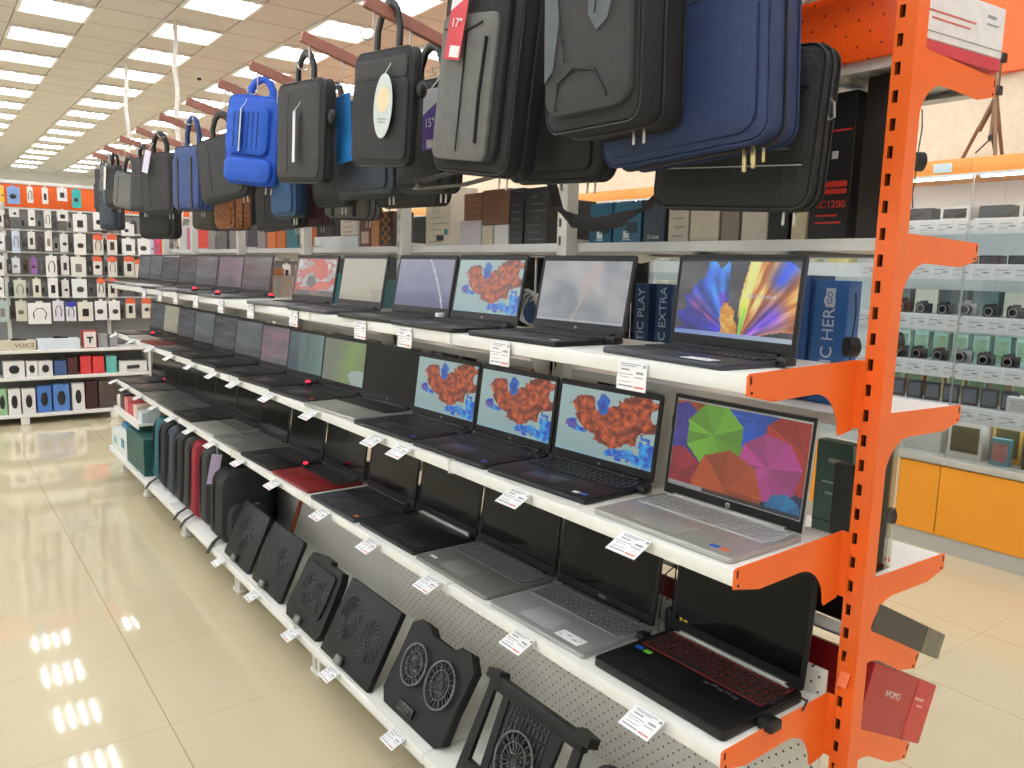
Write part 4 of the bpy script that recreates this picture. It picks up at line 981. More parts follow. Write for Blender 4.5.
carton(.10, .466, .560, ZS, 1.739, .10, (208, 198, 180), 'cream carton with vertical print, right of two cream ones')
carton(.10, .563, .633, ZS, 1.739, .10, (204, 196, 180), 'cream carton with vertical print, left of two cream ones', lines=(150, 140, 128))
carton(.10, .643, .722, ZS, 1.759, .09, (28, 52, 66), 'dark teal carton with D-Link lettering', txt='D-Link', tcol=(220, 226, 230), tsize=.015, tz=.12)
for y0, y1, s in ((.729, .838, 'right'), (.842, .938, 'left')):
    t = carton(.10, y0, y1, ZS, 1.757, .09, (24, 88, 116), 'teal blue router carton, %s one of the pair under the black strap' % s)
    b = MB().m(cmat((210, 220, 224), .5)); b.box((0, -.001, .022), (.022, .001, .02)); b.box((0, -.001, .008), (.03, .001, .003)); b.m(cmat((14, 40, 54), .5)); b.box((.02, -.001, .04), (.04, .001, .03)); obj('print', b.mesh('print'), t)
carton(.10, 1.005, 1.035, ZS, 1.775, .09, (20, 20, 22), 'narrow black carton left of the second upright')
carton(.10, 1.129, 1.246, ZS, 1.822, .1, (24, 24, 26), 'tall black carton left of the second upright, right one of two', lines=(90, 90, 94))
carton(.10, 1.251, 1.326, ZS, 1.826, .1, (20, 20, 22), 'tall black carton left of the second upright, left one of two', lines=(84, 84, 88))
for (y0, y1, z0, z1, c, s) in ((1.329, 1.485, 1.715, 1.83, (112, 76, 52), 'brown carton stacked on small white packs'), (1.488, 1.60, 1.733, 1.825, (126, 86, 56), 'brown carton stacked on the lilac-white pack'), (1.49, 1.625, ZS, 1.732, (198, 190, 196), 'lilac-white carton on the upper far shelf'), (1.418, 1.486, ZS, 1.713, (198, 186, 168), 'small beige pack beside the lilac-white carton'), (1.33, 1.414, ZS, 1.713, (210, 206, 202), 'small white pack below the brown carton')):
    carton(.10, y0, y1, z0, z1, .1, c, s, lines=(90, 60, 46) if c[0] < 130 else None)
t = carton(.10, 1.69, 1.865, ZS, 1.86, .12, (204, 196, 176), 'large cream carton printed with small text, by the third upright', lines=(150, 142, 126))
b = MB().m(cmat((30, 34, 40), .5)); b.box((.02, -.001, .028), (.05, .001, .02)); b.m(cmat((40, 130, 140), .5)); b.box((.06, -.001, .05), (.022, .001, .02)); obj('print', b.mesh('print'), t)
t = carton(.10, 2.128, 2.242, ZS, 1.79, .1, (42, 32, 26), 'dark carton with a brown zigzag pattern')
b = MB().m(cmat((150, 100, 60), .5))
for k in range(4): b.box((0, -.001, .018 + .036 * k), (.09, .001, .008), T(0, 0, .018 + .036 * k) @ RY(.6) @ T(0, 0, -.018 - .036 * k)); b.box((0, -.0013, .018 + .036 * k), (.09, .001, .008), T(0, 0, .018 + .036 * k) @ RY(-.6) @ T(0, 0, -.018 - .036 * k))
obj('print', b.mesh('print'), t)
carton(.10, 2.246, 2.322, ZS, 1.794, .1, (190, 132, 84), 'tan carton beside the zigzag patterned one')
t = carton(.10, 2.326, 2.43, ZS, 1.798, .1, (112, 74, 60), 'brown carton with a pale lower panel, left of the tan one')
obj('print', MB().box((0, -.001, .04), (.07, .001, .05)).mesh('print', cmat((206, 184, 170), .5)), t)
carton(.10, 2.634, 2.70, 1.70, 1.84, .1, (36, 34, 34), 'dark upright pack on a white tray, nearer one'); carton(.10, 2.705, 2.79, 1.70, 1.842, .1, (52, 42, 44), 'dark upright pack on a white tray, middle one'); carton(.10, 2.795, 2.90, 1.70, 1.838, .1, (40, 40, 44), 'dark upright pack on a white tray, farther one')
o = carton(.10, 2.445, 2.93, ZS, 1.698, .18, (226, 232, 234), 'low white tray under the dark packs')
carton(.10, 2.446, 2.63, 1.70, 1.79, .08, (214, 208, 200), 'crumpled white film pack on the tray', lines=(196, 120, 70))
for (y0, y1, c, s, zt) in ((3.0, 3.12, (182, 106, 60), 'tan', 1.80), (3.13, 3.30, (44, 122, 136), 'teal', 1.80), (3.31, 3.44, (214, 112, 44), 'orange, nearer', 1.81), (3.45, 3.58, (222, 116, 40), 'orange, farther', 1.81), (3.62, 3.74, (150, 142, 146), 'grey-lilac', 1.79), (3.90, 4.05, (70, 70, 76), 'dark grey, nearer', 1.82), (4.08, 4.25, (120, 116, 114), 'warm grey', 1.80), (4.30, 4.50, (92, 92, 94), 'mid grey', 1.82), (4.55, 4.7, (140, 136, 132), 'pale grey', 1.80), (4.95, 5.10, (200, 70, 60), 'red', 1.80), (5.12, 5.2, (196, 80, 120), 'pink', 1.80), (5.22, 5.4, (206, 206, 206), 'white, farthest', 1.82)):
    carton(.10, y0, y1, ZS, zt, .1, c, 'distant %s carton on the upper far shelf' % s)
# middle far-side shelf: tall blue headset cartons and others seen behind the top laptops
ZM = 1.287
g2 = 'cartons on the middle far-side shelf'
t = carton(.14, .137, .224, ZM, 1.56, .05, (44, 100, 168), 'blue carton reading TIC HERO next to the orange upright', g2, (206, 220, 236), None, 'TIC HERO', .040, .57, True)
obj('badge', MB().box((0, -.001, .235), (.022, .001, .042)).mesh('badge', cmat((206, 214, 222), .5)), t); obj('lettering', text_mesh('GO', .018, cmat((44, 100, 168), .5)), t, T(0, -.0022, .235) @ RX(PI / 2) @ RZ(PI / 2))
obj('side', MB().box((-.041, -.0008, .136), (.006, .001, .27)).mesh('side', cmat((24, 66, 130), .5)), t)
carton(.14, .232, .285, ZM, 1.57, .10, (28, 84, 156), 'plain blue carton half hidden behind the feather-screen laptop', g2)
carton(.14, .640, .700, ZM, 1.536, .09, (22, 62, 108), 'blue carton reading TIC EXTRA, right of two', g2, (190, 210, 226), None, 'TIC EXTRA', .036, .62, True)
carton(.14, .722, .780, ZM, 1.537, .09, (20, 56, 100), 'blue carton reading STIC PLAY, left of two', g2, (190, 210, 226), None, 'STIC PLAY', .036, .62, True)
carton(.14, 2.17, 2.38, ZM, 1.508, .12, (44, 112, 120), 'teal carton right of the plain beige screen', g2); carton(.14, 2.72, 2.90, ZM, 1.525, .12, (52, 128, 134), 'teal carton left of the plain beige screen', g2)
carton(.14, 3.02, 3.14, ZM, 1.58, .1, (226, 124, 44), 'orange carton beside the poster-like screen', g2); carton(.14, 1.47, 1.53, ZM, 1.50, .1, (38, 20, 20), 'dark red-black slim carton left of the burst screen on top', g2)
for (y0, y1, c, s, zt) in ((3.5, 3.62, (206, 200, 190), 'pale', 1.50), (3.7, 3.86, (196, 132, 92), 'tan', 1.54), (3.95, 4.1, (70, 66, 70), 'dark', 1.52), (4.3, 4.42, (214, 210, 206), 'white', 1.52), (4.5, 4.62, (180, 96, 50), 'rust', 1.54), (4.8, 4.95, (60, 66, 90), 'navy', 1.5)):
    carton(.14, y0, y1, ZM, zt, .1, c, 'distant %s carton on the middle far shelf' % s, g2)
# coil of white cable with blue label
t = thing('cable_coil', 'white coiled cable with a blue label behind the top shelf', 'cable', T(.06, 1.16, 1.40) @ RZ(-PI / 2))
b = MB()
for k in range(4): b.tube([(.05 * math.cos(2 * PI * q / 24) + .012 * k - .01, .006 * k, .045 + .05 * math.sin(2 * PI * q / 24) - .006 * k + .008) for q in range(24)], .005, 6, closed=True, up=(0, 1, 0))
obj('coil', b.mesh('coil', PAPER), t); obj('label_disc', MB().cyl((.02, -.008, .035), (.02, -.006, .035), .034, 24).mesh('label_disc', cmat((38, 80, 130), .5)), t)
# third far-side shelf (behind the middle laptops)
ZT = .937; g3 = 'cartons on the third far-side shelf'
t = carton(.14, .095, .185, ZT, 1.205, .035, (92, 124, 118), 'grey-green carton behind the umbrella-screen laptop', g3)
b = MB().m(cmat((196, 214, 208), .5)); b.box((.01, -.001, .225), (.045, .001, .010)); b.box((0, -.001, .175), (.05, .001, .004)); b.box((.0, -.001, .15), (.03, .001, .004)); b.m(cmat((52, 76, 72), .5)); b.box((0, -.001, .085), (.086, .001, .003)); obj('print', b.mesh('print'), t)
carton(.055, .045, .09, ZT, 1.18, .03, (58, 62, 62), 'black carton beside the grey-green one', g3)
carton(.14, .52, .62, ZT, 1.19, .10, (64, 96, 92), 'dark green carton between the umbrella and burst screens', g3)
for (y0, y1, c, s, zt) in ((.68, .80, (206, 208, 206), 'white', 1.27), (1.02, 1.10, (208, 204, 198), 'pale grey', 1.24), (1.12, 1.24, (228, 124, 52), 'orange', 1.245), (1.3, 1.42, (222, 224, 224), 'white pair, right one', 1.27), (1.44, 1.56, (224, 226, 226), 'white pair, left one', 1.27), (1.75, 1.9, (48, 92, 88), 'dark teal', 1.2), (2.62, 2.74, (232, 150, 84), 'light orange', 1.22), (3.42, 3.52, (214, 120, 60), 'rust', 1.22)):
    carton(.14, y0, y1, ZT, zt, .1, c, '%s carton on the third far shelf, seen behind the middle laptops' % s, g3)
# glass divider and black pull boxes at the near end
o = obj('glass_divider', MB().box((.13, .025, 1.09), (.15, .004, .30)).mesh('glass_divider', GLASS)); tag(o, 'clear glass divider at the near end of the third far-side shelf', 'glass panel')
for (x, y, z, s) in ((.3, .10, 1.822, 'upper, level with the tripod'), (.2, .06, 1.434, 'middle, by the camera rows'), (.2, .04, 1.055, 'lower, against the orange doors'), (.065, .08, 1.425, 'beside the TIC HERO carton'), (.16, .29, 1.455, 'left of the TIC HERO carton')):
    t = thing('security_puller', 'black round security pull box with thin cable, %s' % s, 'security device', T(x, y, z) @ RZ(-.6), 'black security pull boxes near the orange upright')
    obj('case', MB().cyl((-.011, 0, 0), (.011, 0, 0), .021, 20).cyl((.011, 0, 0), (.014, 0, 0), .016, 20).mesh('case', BLACKP), t)
    obj('cable', MB().tube([(0, 0, .018), (.004, 0, .07), (.0, 0, .11)], .0014, 5).mesh('cable', CABLE), t)
    obj('cable', MB().tube([(0, 0, -.018), (-.004, 0, -.07), (.0, 0, -.10)], .0014, 5).mesh('cable', CABLE), t)
# cartons on the sloping far-side shelves and the top shelf
def slopecarton(x0, x1, z_rear, y0, y1, h, col, label, side=None, txt=None, fcol=None):
    t = thing('carton', label, 'box', T(.046, 0, z_rear) @ RY(.45), 'cartons on the sloping far-side shelves')
    obj('box', MB().box(((x0 + x1) / 2, (y0 + y1) / 2, h / 2), (x1 - x0, y1 - y0, h), bev=.002, seg=1).mesh('box', cmat(col, .35)), t)
    if fcol: obj('front_face', MB().box((x1 - .05, y0 - .0006, h / 2), (.1, .001, h - .004)).box((x1 + .0006, (y0 + y1) / 2, h / 2), (.001, y1 - y0 - .004, h - .004)).mesh('front_face', cmat(fcol, .4, var=.2)), t)
    if txt: obj('lettering', text_mesh(txt, .022, cmat((224, 196, 196), .5)), t, T(x0 + .12, y0 - .0018, h * .62) @ RX(PI / 2))
    return t
t = slopecarton(.06, .42, .853, .0, .22, .062, (44, 42, 42), 'long dark carton with a stone-grey end on the upper sloping shelf', fcol=(112, 108, 92))
t = slopecarton(.03, .36, .628, .0, .26, .145, (168, 28, 34), 'red carton with pale lettering on the lower sloping shelf', txt='APOMO', fcol=(196, 52, 52))
obj('side_print', MB().box((.29, -.0016, .10), (.05, .001, .006)).box((.30, -.0016, .085), (.03, .001, .004)).mesh('side_print', cmat((230, 170, 170), .5)), t)
slopecarton(.04, .34, .853, .30, .62, .06, (30, 30, 32), 'dark carton behind the gaming laptop on the upper sloping shelf')
slopecarton(.03, .36, .628, .30, .66, .14, (150, 26, 34), 'second red carton on the lower sloping shelf')
slopecarton(.03, .36, .628, .70, 1.1, .12, (60, 60, 64), 'grey carton farther along the lower sloping shelf')
t = thing('storage_tub', 'blue-black packaged item at the foot of the orange upright', 'pack', T(.16, .10, .214))
obj('base_block', MB().box((.04, 0, -.107), (.22, .3, .212), bev=.004).mesh('base_block', WHITE2), t)
obj('pack', MB().rr(.12, .17, .1, .03, .015, T(0, 0, 0)).mesh('pack', cmat((34, 44, 70), .35)), t); obj('card', MB().box((.11, 0, .05), (.09, .14, .09), bev=.004).mesh('card', cmat((60, 84, 118), .4)), t); obj('label', MB().box((.0, -.052, .08), (.05, .002, .1)).mesh('label', cmat((196, 200, 206), .4)), t)
t = thing('carton', 'white carton with a red base on the high orange shelf', 'box', T(.245, .11, 2.003) @ RZ(-.10))
b = MB().m(cmat((236, 232, 232), .5)); b.box((.0, 0, .075), (.30, .22, .10), bev=.002, seg=1); b.m(cmat((200, 52, 70), .45)); b.box((.0, 0, .0125), (.299, .219, .025), bev=.002, seg=1)
obj('box', b.mesh('box'), t); b = MB().m(INKR)
for k, ww in ((0, .17), (1, .13)): b.box((-.04, -.1106, .078 - .013 * k), (ww, .001, .0032))
b.m(INK); b.box((.1, -.1106, .10), (.03, .001, .005)); b.box((.105, -.1106, .085), (.04, .001, .003)); b.box((0, -.1106, .04), (.3, .001, .0015))
obj('print', b.mesh('print'), t)
# small red-lit alarm sensors standing on the laptops
for k, (x, y, z, c, s) in enumerate([(-.331, 3.453, A, 1, 'on the top shelf, farther'), (-.369, 2.931, A, 1, 'on the top shelf, middle'), (-.235, 2.612, A, 1, 'on the top shelf, nearer'), (-.176, 1.303, A, 0, 'white, on the laptop with the orange burst screen'), (-.215, 4.925, B_, 1, 'far along the middle shelf'), (-.189, 2.322, B_, 1, 'beside the green screen'), (-.199, 2.334, C_, 1, 'beside the red keyboard deck'), (-.10, 5.141, C_, 1, 'far along the lower shelf')]):
    t = thing('alarm_sensor', ('small puck alarm sensor with a red light %s' if c else 'small alarm sensor puck, %s') % s, 'alarm sensor', T(x, y, z + .0195), 'alarm sensors on the laptops')
    obj('puck', MB().cyl((0, 0, 0), (0, 0, .012), .015, 16).mesh('puck', PAPER if not c else BLACKP), t)
    if c: obj('light', MB().ball((0, 0, .015), (.02, .02, .012)).mesh('light', REDLED), t)
# adapters and wires between the lower laptops
for k, (y, z) in enumerate([(.425, C_), (.80, C_), (1.195, C_), (1.575, C_), (1.95, C_), (2.375, C_), (.83, B_), (2.365, B_), (2.735, B_), (1.20, B_)]):
    t = thing('power_adapter', 'small power lead between %s-shelf laptops, %s from the near end' % ('lower' if z == C_ else 'middle', ORD[k if z == C_ else k - 6]), 'power lead', T(-.05, y, z), 'power leads between the laptops')
    obj('plug', MB().box((.01, 0, .03), (.03, .022, .06), bev=.006).mesh('plug', PAPER if k % 3 else BLACKP), t)
    obj('cable', MB().tube([(.01, 0, .05), (.02, .004, .11), (.01, -.006, .17), (-.015, .004, .15), (-.03, .003, .06), (-.04, -.004, .006), (-.10, 0, .005)], .0022, 6).mesh('cable', CABLE), t)
# ------------------------------------------------------------------ back wall display across the aisle end
PEGW = peg_mat('grey_pegboard', (150, 150, 150), .05, .004, rough=.5, hole=(70, 70, 70))
def XZ_pegfix(): pass
bx0, bx1 = -3.4, 2.3
t = thing('display_wall', 'grey pegboard display wall with an orange strip on top at the end of the aisle', 'display wall', T((bx0 + bx1) / 2, 8.16, 0))
W_ = bx1 - bx0
obj('pegboard', MB().box((0, .02, 1.02), (W_, .03, 2.03)).mesh('pegboard', mat('grey_display_board', (128, 128, 126), .5, var=.05)), t)
o = obj('orange_strip', MB().box((0, .015, 2.14), (W_, .03, .21)).mesh('orange_strip', ORANGE), t); o['label'] = 'orange top strip'
obj('top_rail', MB().box((0, .01, 2.262), (W_, .05, .03), bev=.004).mesh('top_rail', WHITE), t)
for k in range(7): obj('post', MB().box((-2.82 + .8616 * k - .0, -.005, 1.12), (.035, .03, 2.2), bev=.003).mesh('post', WHITE2), t)
for k, z in enumerate((2.01, 1.81, 1.60, 1.38, 1.17)): obj('rail', MB().box((0, -.01, z + .012), (W_, .02, .016), bev=.002).mesh('rail', WHITE), t)
t = thing('display_counter', 'white three-tier counter full of boxed accessories below the pegboard display', 'counter', T(0, 7.78, 0))
cx = (-3.4 + .38) / 2; cw = 3.78
obj('countertop', MB().box((cx, .17, .688), (cw, .34, .026), bev=.004).mesh('countertop', WHITE), t)
obj('middle_shelf', MB().box((cx, .17, .435), (cw, .34, .03), bev=.004).mesh('middle_shelf', WHITE), t)
obj('bottom_shelf', MB().box((cx - .18, .17, .085), (cw - .36, .34, .03), bev=.004).mesh('bottom_shelf', WHITE), t)
obj('back_board', MB().box((cx, .335, .36), (cw, .01, .66)).mesh('back_board', mat('grey_display_board', (158, 158, 156))), t)
o = obj('end_panel', MB().box((.372, .17, .40), (.016, .34, .58)).mesh('end_panel', WHITE2), t)
for x in (-3.3, -2.48, -1.6, -.735, .03): obj('foot', MB().box((x, .03, .035), (.07, .05, .07), bev=.004).mesh('foot', WHITE), t)
CARD = {}
def pack(x, zt, w, h, col, hd, label, y=8.0, prod=0, grp='accessory packs hanging on the display wall'):
    t = thing('accessory_pack', label, 'pack', T(x, y, zt), grp)
    b = MB().m(cmat(col, .45, var=.03)); b.box((0, 0, -h / 2), (w, .012, h), bev=.002, seg=1)
    if hd: b.m(cmat(hd, .45, var=.03)); b.box((0, -.0066, -h * .12), (w, .001, h * .24))
    b.box((0, 0, .008), (w * .3, .003, .02))
    obj('card', b.mesh('card'), t)
    pr = MB(); dk = cmat(RND.choice([(40, 40, 44), (60, 58, 60), (26, 26, 30), (120, 116, 112)]), .4)
    pr.m(dk); s = min(w * .55, h * .35)
    if prod == 0: pr.ball((RND.uniform(-.1, .1) * w, -.009, -h * .55), (s, .012, s * .9), 10)
    elif prod == 1: pr.tube([(-w * .25, -.009, -h * .75), (-w * .27, -.009, -h * .45), (-w * .1, -.009, -h * .25), (w * .15, -.009, -h * .25), (w * .3, -.009, -h * .5), (w * .22, -.009, -h * .78)], .004, 6)
    else: pr.box((0, -.008, -h * .55), (w * .42, .008, h * .4), bev=.002, seg=1)
    obj('product', pr.mesh('product'), t)
    hk = MB().tube([(0, 8.14 - y, .012), (0, (8.14 - y) * .4, .012), (0, -.012, .012), (0, -.016, .02)], .0025, 5)
    obj('peg_hook', hk.mesh('peg_hook', CHROME), t)
ROWS = [
('orange strip', [(-0.792,2.198,0.031,0.136,'f0c040',0),(-0.702,2.205,0.103,0.155,'7fa4d8',0),(-0.569,2.216,0.048,0.147,'e8e8e6',0),(-0.447,2.217,0.050,0.149,'e8e8e6',0),(-0.304,2.228,0.085,0.122,'e8e8e6',0),(-0.183,2.219,0.078,0.170,'2fb4b4',0),]),
('first row', [(-0.819,1.989,0.047,0.146,'e8e8e6',0),(-0.706,2.005,0.080,0.073,'dcdcdc',0),(-0.568,2.005,0.056,0.148,'e8e8e6',0),(-0.437,2.004,0.058,0.159,'e8e8e6',0),(-0.310,2.012,0.094,0.094,'e8e8e6',0),(-0.164,1.993,0.121,0.172,'e8e8e6',0),(0.009,2.014,0.115,0.165,'e8e8e6',0),(0.259,1.921,0.120,0.119,'e8e8e6',0),]),
('second row', [(-0.827,1.780,0.055,0.156,'dfe4ea',0),(-0.705,1.804,0.063,0.203,'c8d4e8',0),(-0.579,1.801,0.057,0.158,'e4e2dc',0),(-0.439,1.808,0.058,0.179,'e2e0dc',0),(-0.310,1.795,0.068,0.171,'d8d8d8',0),(-0.173,1.802,0.104,0.202,'e4e4e0',0),(-0.014,1.800,0.089,0.195,'d8d4cc','d86040'),(0.111,1.806,0.091,0.197,'d8d4cc','d86040'),(0.261,1.773,0.120,0.159,'e8e8e6',0),(0.406,1.779,0.114,0.171,'e8e8e6',0),(0.482,1.773,0.038,0.162,'c0b8d0',0),(0.535,1.785,0.048,0.173,'e05080',0),(0.593,1.788,0.068,0.174,'d84a28',0),]),
('third row', [(-0.839,1.569,0.055,0.166,'e8e8e6',0),(-0.716,1.555,0.064,0.140,'c8ccd4',0),(-0.571,1.559,0.049,0.151,'9060a0',0),(-0.426,1.582,0.092,0.200,'e8e8e6',0),(-0.311,1.586,0.068,0.182,'d4d2d0',0),(-0.196,1.580,0.131,0.194,'dcdcd4',0),(-0.028,1.585,0.080,0.176,'d8d4cc','d86040'),(0.106,1.589,0.082,0.198,'d8d4cc','d86040'),(0.259,1.594,0.093,0.191,'d4d0c8','d86040'),(0.360,1.567,0.094,0.182,'d6ccc0','d87040'),]),
('fourth row', [(-0.851,1.367,0.055,0.176,'e8e8e6',0),(-0.696,1.350,0.097,0.169,'c4c8b8',0),(-0.557,1.362,0.066,0.171,'dcd8c8',0),(-0.423,1.373,0.084,0.192,'e8e8e6',0),(-0.318,1.355,0.060,0.173,'d0d0cc',0),(-0.197,1.367,0.131,0.185,'dde2e4',0),(-0.006,1.370,0.072,0.178,'d8d4cc','d86040'),(0.097,1.371,0.082,0.189,'d8d0c4','d86040'),]),
('fifth row', [(-0.847,1.153,0.087,0.196,'a8b8b8',0),(-0.695,1.153,0.089,0.189,'c8c8b8',0),(-0.547,1.134,0.191,0.201,'e8e8e6',0),(-0.388,1.153,0.093,0.194,'dcdce4',0),(-0.281,1.143,0.086,0.186,'e0e0ea','3038a0'),(-0.154,1.142,0.132,0.187,'e0ded0',0),(-0.016,1.152,0.108,0.189,'e8e8e6',0),(0.106,1.152,0.101,0.191,'e8e8e6',0),(0.256,1.172,0.085,0.193,'d6d2ca','d86040'),(0.407,1.172,0.086,0.196,'d6d2ca','d86040'),(0.458,1.100,0.039,0.166,'e09040',0),]),
]
for rn, lst in ROWS:
    for k, (x, zt, w, h, c, hd) in enumerate(lst):
        pack(x, zt, w, h, c, hd, ('orange-topped' if hd == 'd86040' else 'pale' if c.startswith(('e', 'd')) else 'coloured') + ' hanging pack, %s from the left in the %s of the display wall' % (ORD[k], rn), prod=(1 if w > .17 else (k + len(rn)) % 3 if hd else [0, 2, 0, 1, 2][(k * 3 + len(rn)) % 5]))
for r, zt in enumerate((1.99, 1.79, 1.58)):
    for k in range(10):
        c = RND.choice([(190, 190, 188), (150, 150, 152), (120, 122, 126), (206, 204, 200), (96, 98, 104), (170, 160, 150)])
        pack(.74 + .145 * k, zt - .02, .09, .165, c, 0, 'greyish hanging pack seen through the rack, %s from the left in the %s row' % (ORD[k], ORD[r]), prod=2)
for r, zt in enumerate((1.955, 1.755, 1.54, 1.325, 1.105)):
    for k, gx in enumerate((-.76, -.635, -.50, -.37, -.245, -.085, .06, .185, .335)):
        if abs(gx + .635) < .01 and r == 4: continue
        c = RND.choice([(70, 70, 72), (96, 96, 98), (120, 120, 120), (84, 72, 66), (150, 148, 146), (60, 62, 70)])
        pack(gx, zt, .05, .13, c, 0, 'small dark pack set back between the pale ones, gap %s from the left, %s row' % (ORD[k], ORD[r]), y=8.07, prod=2)
# boxes on the counter tiers
def cbox(x0, x1, z0, z1, y, d, col, label, prod=None, pcol=(30, 30, 32), txt=None, front=None):
    t = thing('product_box', label, 'box', T((x0 + x1) / 2, y, z0), 'boxed accessories on the white counter')
    w, h = x1 - x0 - .006, z1 - z0
    obj('box', MB().box((0, d / 2, h / 2), (w, d, h), bev=.002, seg=1).mesh('box', cmat(col, .45)), t)
    if front: obj('front_print', MB().box((0, -.0006, h * .5), (w * .92, .001, h * .9)).mesh('front_print', cmat(front, .45, var=.1)), t)
    if prod == 'mouse': obj('product', MB().ball((0, -.004, h * .5), (w * .5, .02, h * .55), 12).mesh('product', cmat(pcol, .35)), t)
    if prod == 'top': obj('product', MB().ball((0, d * .5, h + .008), (.09, .06, .03), 12).box((.06, d * .5, h + .006), (.06, .02, .012), bev=.004).mesh('product', BLACKP), t)
    if prod == 'bar': obj('product', MB().tube([(-w * .22, -.006, h * .45), (w * .22, -.006, h * .5)], .018, 8).mesh('product', cmat(pcol, .35)), t)
    if prod == 'tee': obj('product', MB().box((0, -.003, h * .62), (w * .5, .006, h * .1)).box((0, -.003, h * .45), (w * .12, .006, h * .3)).mesh('product', cmat((24, 50, 44), .4)), t)
    if txt: obj('lettering', text_mesh(txt, .055, cmat((60, 52, 44), .5)), t, T(w * .2, -.0012, h * .5) @ RX(PI / 2))
WB = (230, 230, 228)
zc = .702
cbox(-.923, -.606, zc, .79, 7.82, .16, (206, 198, 176), 'beige box reading VOICE with a black headset on top', 'top', txt='VOICE')
cbox(-.598, -.237, zc, .80, 7.83, .16, (214, 224, 232), 'long white and blue box with a black mouse on top, on the counter', 'top')
cbox(-.215, -.095, zc, .87, 7.82, .12, (200, 54, 50), 'red and white box with a dark tee-shaped gadget print', 'tee', front=(226, 220, 216))
cbox(-.08, .01, zc, .83, 7.86, .12, (150, 152, 152), 'grey tray right of the red box, left one', None); cbox(.02, .10, zc, .83, 7.86, .12, (140, 142, 144), 'grey tray right of the red box, right one', None)
zm = .451
for k, (a, b, zt, c, p, lab, f) in enumerate([(-.885, -.711, .60, WB, 'mouse', 'wide white box with a black gadget, leftmost of the middle tier', None), (-.703, -.606, .595, WB, 'mouse', 'white box with a round black mouse, middle tier', None), (-.606, -.482, .592, WB, 'mouse', 'white box with a small black mouse, left of the blue box', None), (-.474, -.365, .588, (58, 84, 130), None, 'dark blue box on the middle tier', None), (-.364, -.27, .62, (34, 24, 26), None, 'black and red box left of the two red boxes', (70, 30, 32)), (-.252, -.150, .625, (190, 36, 44), None, 'red box on the middle tier, left of two', (206, 60, 62)), (-.146, -.036, .62, (196, 40, 46), None, 'red box on the middle tier, right of two', (210, 64, 66)), (-.024, .075, .615, (96, 176, 168), None, 'turquoise box on the middle tier', None), (.092, .352, .556, WB, 'bar', 'long white box with a dark bar, rightmost of the middle tier', None)]):
    cbox(a, b, zm, zt, 7.82, .12, c, lab, p, front=f)
zb = .101
for k, (a, b, zt, c, p, lab, f) in enumerate([(-.948, -.866, .345, (150, 190, 150), 'mouse', 'green pack at the left end of the bottom tier', None), (-.862, -.759, .340, WB, 'mouse', 'white pack with a blue-black headset, bottom tier', None), (-.751, -.638, .335, WB, 'mouse', 'white pack with a black headset, bottom tier', None), (-.629, -.505, .355, (70, 116, 190), 'mouse', 'blue pack with a black gadget, left of two on the bottom tier', None), (-.496, -.353, .362, (84, 130, 200), 'mouse', 'blue pack with a black speaker, right of two on the bottom tier', None), (-.335, -.223, .362, WB, 'mouse', 'white pack with a dark oval gadget, bottom tier', None), (-.214, -.108, .374, (74, 26, 24), None, 'dark red-black pack on the bottom tier', (52, 24, 24)), (-.099, .044, .366, (98, 84, 76), None, 'dark brown pack at the right end of the bottom tier', (80, 70, 64))]):
    cbox(a, b, zb, zt, 7.82, .10, c, lab, p, front=f)
# far-end boxes on the rack's base deck and a small wire shelf
def dbox(x0, x1, y0, y1, z0, z1, col, label, pr=None):
    t = thing('carton', label, 'box', T((x0 + x1) / 2, (y0 + y1) / 2, z0), 'cartons at the far end of the base deck')
    obj('box', MB().box((0, 0, (z1 - z0) / 2), (x1 - x0, y1 - y0 - .004, z1 - z0), bev=.003, seg=1).mesh('box', cmat(col, .45)), t)
    if pr: obj('front_print', MB().box((-(x1 - x0) / 2 - .0006, 0, (z1 - z0) * .5), (.001, (y1 - y0) * .4, (z1 - z0) * .35)).mesh('front_print', cmat(pr, .45)), t)
dbox(-.40, -.10, 4.45, 4.96, .212, .45, (22, 78, 76), 'dark green carton at the far end of the base deck')
dbox(-.40, -.12, 4.97, 5.22, .212, .40, (224, 228, 228), 'white carton with a teal square, next to the dark green one', (40, 130, 140)); dbox(-.40, -.12, 5.225, 5.48, .212, .36, (222, 224, 224), 'white carton at the very end of the base deck', (120, 190, 196)); dbox(-.38, -.12, 4.98, 5.21, .402, .44, (30, 120, 160), 'blue lid carton on the white one')
t = thing('side_shelf', 'short white shelf with small boxes at the far end, above the cartons', 'shelf', T(-.2, 5.06, .505))
obj('shelf_tray', MB().box((0, 0, 0), (.36, .80, .02), bev=.003).mesh('shelf_tray', WHITE), t); obj('lip', MB().box((-.18, 0, -.01), (.006, .80, .04)).mesh('lip', WHITE), t)
for k, (y, c, h, s) in enumerate(((4.86, (200, 214, 216), .07, 'pale blue'), (5.0, (214, 190, 176), .09, 'beige'), (5.14, (200, 60, 64), .08, 'red'), (5.28, (206, 120, 120), .10, 'pink'), (5.42, (60, 36, 40), .11, 'dark'), (5.54, (214, 206, 200), .08, 'white'))):
    dbox(-.36, -.24, y - .20, y - .08, .516, .516 + h, c, 'small %s box on the short shelf at the far end' % s)
